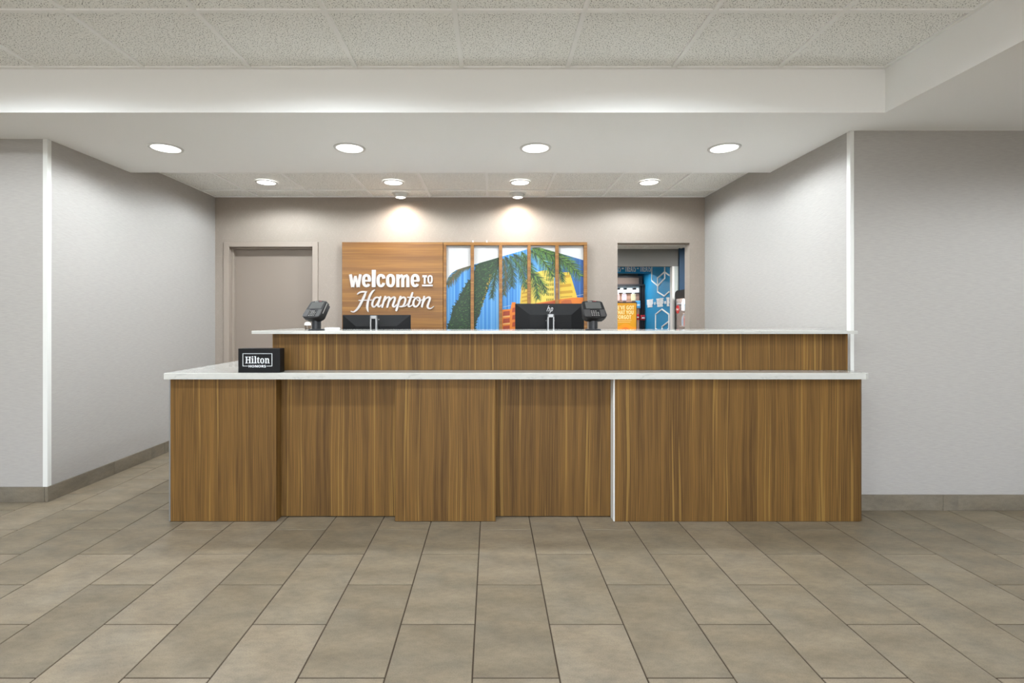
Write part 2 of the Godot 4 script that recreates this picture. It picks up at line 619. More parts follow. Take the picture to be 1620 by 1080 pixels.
	for s in [0, 1]:
		var x0 := -2.94 if s == 0 else -1.965
		df.blk(x0, x0 + 0.06, 0, 2.092, BACK - 0.015, BACK + 0.14, 0.002)
		var x1 := -2.88 if s == 0 else -1.980
		df.blk(x1, x1 + 0.015, 0, 2.04, BACK + 0.05, BACK + 0.095, 0.002)
	df.blk(-2.88, -1.965, 2.04, 2.092, BACK - 0.015, BACK + 0.14, 0.002)
	df.blk(-2.865, -1.980, 2.025, 2.04, BACK + 0.05, BACK + 0.095, 0.002)
	obj("door_frame", df, M.frame_paint, door)
	df = MB.new()
	df.blk(-2.878, -1.967, 0.008, 2.036, BACK + 0.096, BACK + 0.138, 0.002)
	obj("door_leaf", df, M.door, door)
	df = MB.new()
	df.xf = Transform3D(Basis(Vector3.RIGHT, PI / 2), Vector3(-2.03, 1.0, -(BACK + 0.096)))
	df.lathe([[0.0, 0.012], [0.03, 0.012], [0.032, 0.0]], 20)
	df.lathe([[0.0, 0.06], [0.012, 0.06], [0.012, 0.0]], 12)
	df.xf = Transform3D.IDENTITY
	df.blk(-2.14, -2.02, 0.99, 1.01, BACK + 0.03, BACK + 0.045, 0.004)
	obj("door_handle", df, M.silver, door)

# ------------------------------------------------------------------ ceilings
func tile_run(parent: Node3D, xs: Array, ds: Array, y: float, near_only: float, rng: RandomNumberGenerator):
	var rest := MB.new()
	var tees := MB.new()
	var used := false
	for i in xs.size() - 1:
		for j in ds.size() - 1:
			var m := MB.new()
			var single: bool = ds[j + 1] > near_only
			var b: MB = m if single else rest
			b.uvo = Vector2(rng.randf() * 2.0, rng.randf() * 2.0)
			b.blk(xs[i] + 0.004, xs[i + 1] - 0.004, y + 0.006, y + 0.022, ds[j] + 0.004, ds[j + 1] - 0.004, 0.0 if not single else 0.002)
			if single: obj("ceiling_tile", m, M.acoustic, parent)
			else: used = true
	if used:
		var o := obj("ceiling_tile_field", rest, M.acoustic, parent)
		o.set_meta("kind", "stuff")
	for x in xs:
		var t := MB.new()
		t.blk(x - 0.012, x + 0.012, y - 0.004, y + 0.006, ds[0], ds[-1], 0.0008)
		obj("tee_bar", t, M.tee, parent)
	for d in ds:
		var t2 := MB.new()
		t2.blk(xs[0], xs[-1], y - 0.0038, y + 0.0058, d - 0.012, d + 0.012, 0.0008)
		obj("tee_bar", t2, M.tee, parent)

func build_ceilings():
	var rng := RandomNumberGenerator.new()
	rng.seed = 8
	var c := struct("ceiling", "suspended ceiling of pitted white tiles over the lobby")
	var xs := []
	for k in 14: xs.append(RIGHT - 0.012 - 0.629 * (13 - k))
	xs[0] = -6.1
	var ds := [-6.1]
	var d := 2.42 - 0.629 * 13
	while d < 2.5:
		ds.append(d)
		d += 0.629
	ds.append(2.968)
	tile_run(c, xs, ds, LOBBY_CEILING, 1.3, rng)
	var c2 := struct("ceiling", "lower suspended ceiling of white tiles behind the desk")
	tile_run(c2, [LEFT, -2.56, -1.93, -1.30, -0.672, -0.042, 0.588, 1.218, 1.848, RIGHT], [4.21, 4.59, 5.217, BACK], BACK_CEILING, 0.0, rng)
	# the dropped soffit of painted board
	var s := MB.new()
	s.blk(-6.1, RIGHT, SOFFIT, 2.95, 2.98, 3.27)
	s.blk(-6.1, LEFT - 0.12, SOFFIT, 2.95, 3.27, 3.42)
	s.blk(LEFT - 0.12, RIGHT, SOFFIT, 2.95, 3.27, 3.42)
	s.blk(LEFT, RIGHT, SOFFIT, 2.95, 3.42, 4.21)
	s.blk(RIGHT, 6.1, SOFFIT, 2.95, -6.1, 3.27)
	var o := obj("ceiling_soffit", s, M.soffit)
	tag(o, "smooth white dropped soffit with recessed round lights over the desk", "", "", "structure")
	var r := MB.new()
	r.blk(-6.3, 6.3, 2.95, 3.05, -6.3, 10.5)
	o = obj("ceiling_roof_slab", r, M.soffit); tag(o, "", "", "", "structure")

# ------------------------------------------------------------------ lights
func downlight(x: float, y: float, d: float, r: float, energy: float, label: String, group: String, tint := Color(0.945, 0.978, 1.0)):
	var t := thing("downlight", label, "ceiling light", Vector3(x, y, -d), 0.0, group)
	var m := MB.new()
	m.lathe([[r, 0.0], [r - 0.003, -0.006], [r * 0.84, -0.007], [r * 0.80, 0.0]], 32)
	obj("trim_ring", m, M.ring, t, true)
	m = MB.new()
	m.lathe([[r * 0.82, -0.001], [r * 0.81, -0.004], [r * 0.4, -0.0055], [0.0, -0.006]], 32)
	obj("lens", m, M.glow, t, true)
	var a := SpotLight3D.new()
	a.name = "lamp"
	a.light_energy = energy
	a.light_color = tint
	a.light_size = r * 0.7
	a.spot_angle = 85.0
	a.spot_angle_attenuation = 0.34
	a.spot_range = 14.0
	a.spot_attenuation = 2.0
	a.shadow_enabled = true
	a.rotation.x = -PI / 2
	a.position.y = -0.012
	t.add_child(a)

func build_lights():
	var places := ["leftmost", "second from the left", "third from the left", "rightmost"]
	var k := 0
	for x in [-2.345, -1.02, 0.32, 1.68]:
		downlight(x, SOFFIT, 3.6, 0.113, 0.72, "round recessed light in the smooth white soffit, %s in its row" % places[k], "recessed lights in the soffit")
		k += 1
	k = 0
	for x in [-2.205, -0.96, 0.285, 1.55]:
		downlight(x, BACK_CEILING - 0.002, 4.9, 0.103, 0.85, "round recessed light in the tiled back ceiling, %s in its row" % places[k], "recessed lights in the back ceiling")
		k += 1
	# lobby ceiling in front of the desk, above the picture
	k = 0
	for x in [-4.4, -2.65, -0.9, 0.85]:
		downlight(x, LOBBY_CEILING - 0.002, 2.0, 0.11, 1.3, "round recessed light in the lobby ceiling tiles, %s in its row" % places[k], "recessed lights in the lobby ceiling")
		k += 1
	k = 0
	for p in [[3.5, 1.6], [5.0, 1.6], [3.6, -1.0]]:
		downlight(p[0], SOFFIT, p[1], 0.113, 1.3, "round recessed light in the low ceiling on the right, %s" % ["nearest the desk", "nearest the side wall", "farthest from the desk"][k], "recessed lights in the low right ceiling")
		k += 1
	# flat lit panels over the lobby, behind the viewpoint
	for x in [-4.2, -1.7, 0.8]:
		for d in [-0.4, -2.9]:
			var t := thing("ceiling_panel_light", "square lit panel light in the lobby ceiling tiles, %s of the %s row" % ["leftmost" if x < -3.0 else ("middle" if x < 0.0 else "rightmost"), "nearer" if d > -1.0 else "farther"], "ceiling light", Vector3(x, LOBBY_CEILING, -d), 0.0, "panel lights over the lobby")
			var m := MB.new()
			m.box(Vector3(-0.3, -0.012, -0.3), Vector3(0.3, -0.002, 0.3), 0.002)
			obj("panel_frame", m, M.guard, t, true)
			m = MB.new()
			m.box(Vector3(-0.28, -0.015, -0.28), Vector3(0.28, -0.0118, 0.28), 0.001)
			obj("diffuser", m, M.glow, t, true)
			var a := AreaLight3D.new()
			a.name = "lamp"
			a.area_size = Vector2(0.55, 0.55)
			a.light_energy = 1.5
			a.light_color = Color(0.945, 0.978, 1.0)
			a.shadow_enabled = true
			a.area_range = 16.0
			a.rotation.x = -PI / 2
			a.position.y = -0.018
			t.add_child(a)
	# two round accent lamps close to the back wall
	k = 0
	for x in [-0.968, 0.284]:
		var t := thing("accent_lamp", ["round protruding accent lamp above the wooden panel with the words", "round protruding accent lamp above the palm tree print"][k], "ceiling light", Vector3(x, BACK_CEILING - 0.002, -5.33), 0.0, "accent lamps by the back wall")
		var m := MB.new()
		m.lathe([[0.092, 0.0], [0.090, -0.006], [0.068, -0.007]], 32)
		obj("trim_ring", m, M.ring, t, true)
		m = MB.new()
		m.lathe([[0.072, -0.004], [0.068, -0.020], [0.058, -0.043], [0.050, -0.045]], 32)
		obj("lamp_housing", m, M.guard, t, true)
		m = MB.new()
		m.lathe([[0.053, -0.042], [0.047, -0.0465], [0.02, -0.05], [0.0, -0.0505]], 32)
		obj("lens", m, M.glow, t, true)
		var sp := SpotLight3D.new()
		sp.name = "lamp"
		sp.light_energy = 0.22
		sp.light_color = Color(1.0, 0.93, 0.86)
		sp.spot_angle = 74.0
		sp.spot_angle_attenuation = 0.9
		sp.spot_range = 10.0
		sp.spot_attenuation = 2.0
		sp.light_size = 0.03
		sp.shadow_enabled = true
		sp.position = Vector3(0, -0.062, 0)
		sp.rotation = Vector3(-PI / 2 + 0.3, 0, 0)
		t.add_child(sp)
		k += 1

# ------------------------------------------------------------------ the reception desk
func arc_pts(c: Vector2, r: float, a0: float, a1: float, n: int) -> Array:
	var out := []
	for i in n + 1:
		var a := lerpf(a0, a1, float(i) / n)
		out.append(c + Vector2(cos(a), sin(a)) * r)
	return out

# a slab lying flat: outline in (x, z), bottom y0, top y1, small eased top edge
func slab(outline: Array, y0: float, y1: float, bev := 0.003) -> MB:
	var m := MB.new()
	m.xf = Transform3D(Basis(Vector3.RIGHT, -PI / 2), Vector3.ZERO)   # (x, y, z) -> (x, z, -y)
	var p := PackedVector2Array()
	for q in outline: p.append(Vector2(q.x, -q.y))
	m.prism(p, y0, y1, bev)
	return m

func build_desk():
	var F := 3.084      # front face
	var t := thing("reception_desk", "long wood-grain reception desk with three projecting fronts and two set-back panels", "reception desk", Vector3(0.15, 0, -3.3))
	var m := MB.new()
	m.uvo = Vector2(0.3, 1.2)
	m.blk(-1.985, -1.327, 0.002, 0.883, F, 3.2, 0.0015)
	obj("left_pier", m, M.walnut, t, false, "end pier below the dark sign box")
	m = MB.new()
	m.uvo = Vector2(1.3, 1.5)
	m.blk(-1.985, -1.43, 0.002, 0.883, 3.2, 4.2, 0.0015)
	obj("return_side", m, M.walnut, t)
	m = MB.new()
	m.blk(-1.9875, -1.984, 0.002, 0.88, F - 0.0025, F + 0.012, 0.0005)
	m.blk(-1.986, -1.979, 0.002, 0.88, F - 0.003, F + 0.001, 0.0005)
	obj("edge_strip", m, M.steel, t, false, "thin metal strip on the outer corner")
	m = MB.new()
	m.uvo = Vector2(0.9, 2.0)
	m.blk(-1.327, -0.594, 0.006, 0.883, 3.155, 3.19, 0.001)
	obj("recessed_panel", m, M.walnut, t)
	m = MB.new()
	m.uvo = Vector2(0.15, 1.7)
	m.blk(-0.594, 0.027, 0.002, 0.883, F, 3.19, 0.0015)
	obj("middle_pier", m, M.walnut, t)
	m = MB.new()
	m.uvo = Vector2(0.62, 1.35)
	m.blk(0.027, 0.757, 0.006, 0.883, 3.155, 3.19, 0.001)
	obj("recessed_panel", m, M.walnut, t)
	m = MB.new()
	m.uvo = Vector2(0.5, 0.9)
	var o := [Vector2(0.762, -3.19), Vector2(0.762, -F)]
	o.append_array(arc_pts(Vector2(2.31 - 0.045, -F - 0.045), 0.045, PI / 2, 0.0, 8))
	o.append(Vector2(2.31, -3.25))
	o.append(Vector2(0.9, -3.25))
	# upright slab with a rounded right front edge; wood grain upright
	m = wood_column(o, 0.002, 0.883, Vector2(0.5, 1.9))
	obj("right_pier", m, M.walnut, t, false, "widest pier with a rounded end")
	m = MB.new()
	m.blk(0.755, 0.763, 0.002, 0.883, F - 0.001, 3.155, 0.0008)
	obj("edge_strip", m, M.guard, t, false, "pale end panel on the inner edge of the widest pier")
	var rf := thing("raised_front", "low wood-grain raised front standing along the back of the lower quartz counter top", "counter front", Vector3(0.45, 0.9215, -3.25))
	m = MB.new()
	m.uvo = Vector2(0.2, 1.4)
	m.blk(-1.41, 2.30, 0.9215, 1.1565, 3.22, 3.26, 0.001)
	obj("front_panel", m, M.walnut, rf)
	m = MB.new()
	m.uvo = Vector2(0.7, 1.4)
	m.blk(-1.41, -1.375, 0.9215, 1.1565, 3.262, 3.93, 0.001)
	obj("return_panel", m, M.walnut, rf)
	m = MB.new()
	m.blk(-1.36, 2.30, 0.735, 0.765, 3.27, 4.10, 0.002)
	obj("work_surface", m, M.white, t)
	m = MB.new()
	m.uvo = Vector2(0.1, 0.3)
	m.blk(-1.425, -1.36, 0.002, 0.883, 3.27, 4.08, 0.001)
	m.blk(0.5, 0.54, 0.002, 0.735, 3.27, 4.05, 0.001)
	m.blk(2.25, 2.30, 0.002, 0.735, 3.27, 4.05, 0.001)
	m.blk(-1.36, 2.25, 0.002, 0.735, 3.195, 3.255, 0.001)
	obj("inner_support", m, M.walnut, t)

	# counter tops of pale quartz
	var low := [Vector2(-2.0, -3.05), Vector2(2.29, -3.05), Vector2(2.318, -3.068), Vector2(2.318, -3.262), Vector2(-1.42, -3.262), Vector2(-1.42, -4.22), Vector2(-2.0, -4.22)]
	var c := obj("countertop", slab(low, 0.883, 0.921), M.quartz)
	tag(c, "lower white quartz counter top carrying the dark sign box", "countertop")
	var up := [Vector2(-1.518, -3.165), Vector2(2.324, -3.165), Vector2(2.324, -3.60), Vector2(-1.19, -3.60), Vector2(-1.19, -3.95), Vector2(-1.518, -3.95)]
	c = obj("countertop", slab(up, 1.157, 1.177, 0.002), M.quartz)
	tag(c, "thin upper white quartz counter top carrying both card terminals", "countertop")

func wood_column(outline: Array, y0: float, y1: float, shift: Vector2) -> MB:
	var m := MB.new()
	m.uvo = shift
	var n := outline.size()
	var nr := []
	var c := Vector2.ZERO
	for p in outline: c += p / n
	for i in n:
		var t: Vector2 = (outline[(i + 1) % n] - outline[i]).normalized()
		var q := Vector2(-t.y, t.x)
		if q.dot((outline[i] + outline[(i + 1) % n]) * 0.5 - c) < 0: q = -q
		nr.append(Vector3(q.x, 0, q.y))
	var u := 0.0
	for i in n:
		var a: Vector2 = outline[i]
		var b: Vector2 = outline[(i + 1) % n]
		var na: Vector3 = nr[i]
		var nb: Vector3 = nr[i]
		if nr[i].dot(nr[(i + n - 1) % n]) > 0.9: na = (nr[i] + nr[(i + n - 1) % n]).normalized()
		if nr[i].dot(nr[(i + 1) % n]) > 0.9: nb = (nr[i] + nr[(i + 1) % n]).normalized()
		var l := a.distance_to(b)
		var A := Vector3(a.x, y0, a.y); var B := Vector3(b.x, y0, b.y); var C := Vector3(b.x, y1, b.y); var D := Vector3(a.x, y1, a.y)
		m.tri(A, B, C, na, nb, nb, Vector2(u, -y0), Vector2(u + l, -y0), Vector2(u + l, -y1))
		m.tri(A, C, D, na, nb, na, Vector2(u, -y0), Vector2(u + l, -y1), Vector2(u, -y1))
		u += l
	var poly := PackedVector2Array(outline)
	var idx := Geometry2D.triangulate_polygon(poly)
	for y in [y0, y1]:
		for i in range(0, idx.size(), 3):
			m.ftri(Vector3(poly[idx[i]].x, y, poly[idx[i]].y), Vector3(poly[idx[i + 1]].x, y, poly[idx[i + 1]].y), Vector3(poly[idx[i + 2]].x, y, poly[idx[i + 2]].y), Vector3(0, 1 if y == y1 else -1, 0))
	return m

# ------------------------------------------------------------------ the wall sign
# local sign units: u right, v down, K metres each, measured from the sign's upper left corner
func pen(m: MB, pts: Array, z0: float, z1: float, rounded := true, closed := false, steps := 6):
	m.stroke(pts, z0, z1, rounded, closed, steps)

func oval(cx: float, cy: float, rx: float, ry: float, wx: float, wy: float, a0: float, a1: float, n := 28) -> Array:
	var out := []
	for i in n + 1:
		var a := lerpf(a0, a1, float(i) / n)
		# a squared-off oval
		var ca := cos(a)
		var sa := sin(a)
		var x := signf(ca) * pow(absf(ca), 0.78) * rx
		var y := signf(sa) * pow(absf(sa), 0.78) * ry
		out.append([cx + x, cy - y, lerpf(wx, wy, sa * sa)])
	return out

func build_sign():
	var X0 := -1.622
	var Y0 := 2.082
	var X1 := 1.045
	var Y1 := 0.84
	var D := 5.43       # its face
	var seam := -0.522
	var t := thing("welcome_sign", "wide wooden wall sign with white raised words and a framed palm tree print", "sign", Vector3((X0 + X1) / 2, Y1, -BACK))
	var m := MB.new()
	m.swap = true
	m.uvo = Vector2(1.7, 0.4)
	m.blk(X0, seam - 0.002, Y1, Y0, D, BACK - 0.002, 0.002)
	obj("wood_panel", m, M.oak, t)
	# frame round the print
	m = MB.new()
	m.swap = true
	m.uvo = Vector2(0.9, 1.1)
	m.blk(seam + 0.002, X1, Y0 - 0.034, Y0, D, BACK - 0.002, 0.002)
	m.blk(seam + 0.002, X1, Y1, Y1 + 0.034, D, BACK - 0.002, 0.002)
	m.blk(X1 - 0.037, X1, Y1 + 0.034, Y0 - 0.034, D, BACK - 0.002, 0.002)
	m.blk(seam + 0.002, seam + 0.034, Y1 + 0.034, Y0 - 0.034, D, BACK - 0.002, 0.002)
	obj("print_frame", m, M.oak, t)
	var bars := [-0.205, 0.103, 0.413, 0.717]
	for x in bars:
		m = MB.new()
		m.swap = true
		m.uvo = Vector2(x * 3.0, 0.6)
		m.blk(x - 0.018, x + 0.018, Y1 + 0.034, Y0 - 0.034, D, D + 0.03, 0.0015)
		obj("mullion", m, M.oak, t)
	# the print, one picture cut by the mullions into five strips
	var pic := palm_print()
	var pm := mat(rgb(196, 196, 196), 0.5)
	pm.albedo_texture = pic
	pm.texture_repeat = false
	var xl := seam + 0.034
	var xr := X1 - 0.037
	var edges := [xl, bars[0], bars[1], bars[2], bars[3], xr]
	for i in 5:
		m = MB.new()
		var a: float = edges[i]
		var b: float = edges[i + 1]
		var yt := Y0 - 0.034
		var yb := Y1 + 0.034
		var z := -(D + 0.031)
		var u0 := (a - xl) / (xr - xl)
		var u1 := (b - xl) / (xr - xl)
		m.blk(a, b, yb, yt, D + 0.0315, BACK - 0.004)
		var mm := MB.new()
		mm.tri(Vector3(a, yt, z), Vector3(b, yt, z), Vector3(b, yb, z), Vector3.BACK, Vector3.BACK, Vector3.BACK, Vector2(u0, 0), Vector2(u1, 0), Vector2(u1, 1))
		mm.tri(Vector3(a, yt, z), Vector3(b, yb, z), Vector3(a, yb, z), Vector3.BACK, Vector3.BACK, Vector3.BACK, Vector2(u0, 0), Vector2(u1, 1), Vector2(u0, 1))
		var strip := obj("print_board", m, M.white, t)
		obj("print", mm, pm, strip)
	# raised letters
	var K := 0.000636
	var z0 := -D
	var z1 := -D + 0.02
	var word := [[
		# w
		[[[107, 152, 23], [148, 368, 27]], false, 1], [[[149, 368, 25], [192, 180, 18]], false, 1], [[[192, 180, 18], [240, 368, 25]], false, 1], [[[240, 368, 27], [280, 152, 23]], false, 1]],
		[[oval(383, 258, 50, 90, 27, 23, -0.02, TAU - 0.62), false, 1], [[[350, 262, 15], [455, 262, 15]], false, 1]],
		[[[[506, 75, 33], [506, 370, 33]], false, 1]],
		[[oval(630, 258, 50, 90, 27, 23, 0.30, TAU - 0.36), false, 1]],
		[[oval(793, 258, 51, 90, 27, 23, 0.0, TAU, 36), false, 1]],
		[[[[917, 152, 27], [917, 370, 27]], false, 1], [[[925, 230, 20], [950, 182, 22], [980, 172, 24], [1000, 200, 27], [1002, 240, 27], [1002, 370, 27]], false, 1], [[[1008, 230, 20], [1035, 182, 22], [1065, 172, 24], [1086, 200, 27], [1088, 240, 27], [1088, 370, 27]], false, 1]],
		[[oval(1213, 258, 50, 90, 27, 23, -0.02, TAU - 0.62), false, 1], [[[1180, 262, 15], [1285, 262, 15]], false, 1]],
		[[[[1336, 180, 14], [1412, 180, 14]], false, 1], [[[1375, 166, 17], [1375, 312, 17]], false, 1], [[[1341, 195, 8], [1341, 205, 8]], false, 1], [[[1407, 195, 8], [1407, 205, 8]], false, 1]],
		[[oval(1467, 238, 31, 61, 15, 13, 0.0, TAU, 30), false, 1]],
		[[[[1330, 341, 15], [1512, 341, 15]], false, 1]]]
	for n in word.size():
		m = MB.new()
		for s in word[n]:
			var pts := []
			for p in s[0]: pts.append([(545 - 777) * 0.006873 + p[0] * K, H - (420 - 503) * 0.006873 - p[1] * K, p[2] * K])
			m.stroke(pts, z0, z1 + 0.0004 * word[n].find(s), s[1], false, s[2])
		obj("underline" if n == word.size() - 1 else "letter", m, M.letter, t)
	var script_pens := [
		[[228, 112, 9], [255, 88, 12], [300, 72, 13], [345, 70, 13], [382, 74, 11]],
		[[372, 76, 12], [345, 145, 20], [308, 225, 20], [262, 315, 20], [212, 380, 16], [160, 414, 10], [118, 402, 6]],
		[[522, 38, 7], [490, 62, 15], [455, 112, 18], [425, 180, 19], [405, 260, 20], [396, 325, 19], [401, 375, 14], [411, 410, 6]],
		[[255, 217, 8], [360, 214, 8], [470, 212, 8]],
		[[600, 180, 13], [568, 165, 14], [525, 180, 15], [492, 235, 17], [480, 285, 18], [495, 322, 15], [530, 320, 12], [565, 270, 10], [600, 200, 10]],
		[[622, 160, 16], [596, 235, 17], [578, 296, 17], [598, 325, 13], [640, 292, 8]],
		[[702, 155, 16], [674, 240, 18], [652, 328, 17]],
		[[662, 280, 9], [715, 190, 12], [762, 163, 15], [778, 190, 18], [757, 260, 18], [737, 328, 17]],
		[[748, 280, 9], [805, 190, 12], [852, 163, 15], [868, 190, 18], [847, 260, 18], [833, 308, 17], [856, 325, 12], [905, 285, 8]],
		[[962, 155, 17], [930, 260, 20], [893, 385, 18]],
		[[932, 250, 10], [975, 185, 13], [1022, 165, 15], [1046, 200, 17], [1034, 265, 17], [998, 316, 14], [950, 322, 11]],
		[[985, 320, 11], [1045, 312, 9], [1090, 270, 8]],
		[[1166, 90, 15], [1132, 190, 18], [1098, 290, 18], [1110, 322, 14], [1152, 305, 9], [1190, 260, 8]],
		[[1085, 165, 9], [1140, 163, 9], [1195, 164, 9]],
		[[1250, 166, 13], [1210, 190, 15], [1184, 250, 18], [1190, 305, 17], [1225, 324, 14], [1268, 290, 14], [1294, 230, 15], [1284, 178, 14], [1250, 166, 13]],
		[[1236, 186, 8], [1250, 212, 8], [1290, 222, 8], [1350, 200, 8]],
		[[1367, 155, 16], [1347, 240, 18], [1328, 322, 17]],
		[[1340, 275, 9], [1395, 188, 12], [1445, 163, 15], [1464, 192, 18], [1440, 265, 18], [1424, 320, 17], [1448, 354, 13], [1490, 348, 9], [1530, 318, 5]]]
	m = MB.new()
	for s in script_pens:
		var pts := []
		for p in s: pts.append([(545 - 777) * 0.006873 + p[0] * K, H - (455 - 503) * 0.006873 - p[1] * K, p[2] * K])
		var loop: bool = s[0] == s[s.size() - 1]
		if loop: pts.pop_back()
		m.stroke(pts, z0, z1 + 0.0003 * script_pens.find(s), true, loop, 6)
	obj("script_lettering", m, M.letter, t)

# the printed picture: a blue striped wall, a palm, a yellow and an orange building inside a white surround
var pic_img: Image
func px(p: Vector2) -> Vector2:
	return Vector2((p.x - 60.0) * 0.72, (p.y - 86.0) * 0.72)

func fill_poly(points: Array, c: Color):
	var q := PackedVector2Array()
	for p in points: q.append(px(p))
	var y0 := 9999.0
	var y1 := -9999.0
	for p in q: y0 = minf(y0, p.y); y1 = maxf(y1, p.y)
	for y in range(maxi(int(y0), 0), mini(int(y1) + 1, pic_img.get_height())):
		var hits := []
		for i in q.size():
			var a := q[i]
			var b := q[(i + 1) % q.size()]
			if (a.y <= y + 0.5) != (b.y <= y + 0.5):
				hits.append(a.x + (y + 0.5 - a.y) / (b.y - a.y) * (b.x - a.x))
		hits.sort()
		for k in range(0, hits.size() - 1, 2):
			var xa := int(round(hits[k]))
			var xb := int(round(hits[k + 1]))
			if xb > xa: pic_img.fill_rect(Rect2i(xa, y, xb - xa, 1), c)

func fill_line(a: Vector2, b: Vector2, w0: float, w1: float, c: Color):
	var t := (b - a).normalized()
	var o := Vector2(-t.y, t.x)
	fill_poly([a + o * w0, b + o * w1, b - o * w1, a - o * w0], c)

func frond(path: Array, leaf: float, cols: Array, rng: RandomNumberGenerator, thick := 2.2):
	var cv := Curve2D.new()
	for i in path.size():
		var a: Vector2 = path[maxi(i - 1, 0)]
		var b: Vector2 = path[mini(i + 1, path.size() - 1)]
		cv.add_point(path[i], (a - b) * 0.2, (b - a) * 0.2)
	var L := cv.get_baked_length()
	var s := 0.0
	leaf *= 1.2
	while s < L:
		var p := cv.sample_baked(s)
		var t := (cv.sample_baked(minf(s + 4, L)) - cv.sample_baked(maxf(s - 4, 0))).normalized()
		var k := s / L
		var l := leaf * (0.55 + 0.75 * sin(PI * clampf(k * 0.85 + 0.1, 0, 1)))
		for side in [-1.0, 1.0]:
			var dir: Vector2 = (t * 0.75 + Vector2(-t.y, t.x) * side * rng.randf_range(0.5, 0.9) + Vector2(0, 0.22)).normalized()
			fill_line(p, p + dir * l * rng.randf_range(0.7, 1.1), thick, 0.5, cols[rng.randi() % cols.size()])
		s += rng.randf_range(3.0, 5.5)
	var prev := cv.sample_baked(0)
	for i in range(1, 20):
		var q := cv.sample_baked(L * i / 19.0)
		fill_line(prev, q, 3.0, 2.6, cols[cols.size() - 1])
		prev = q

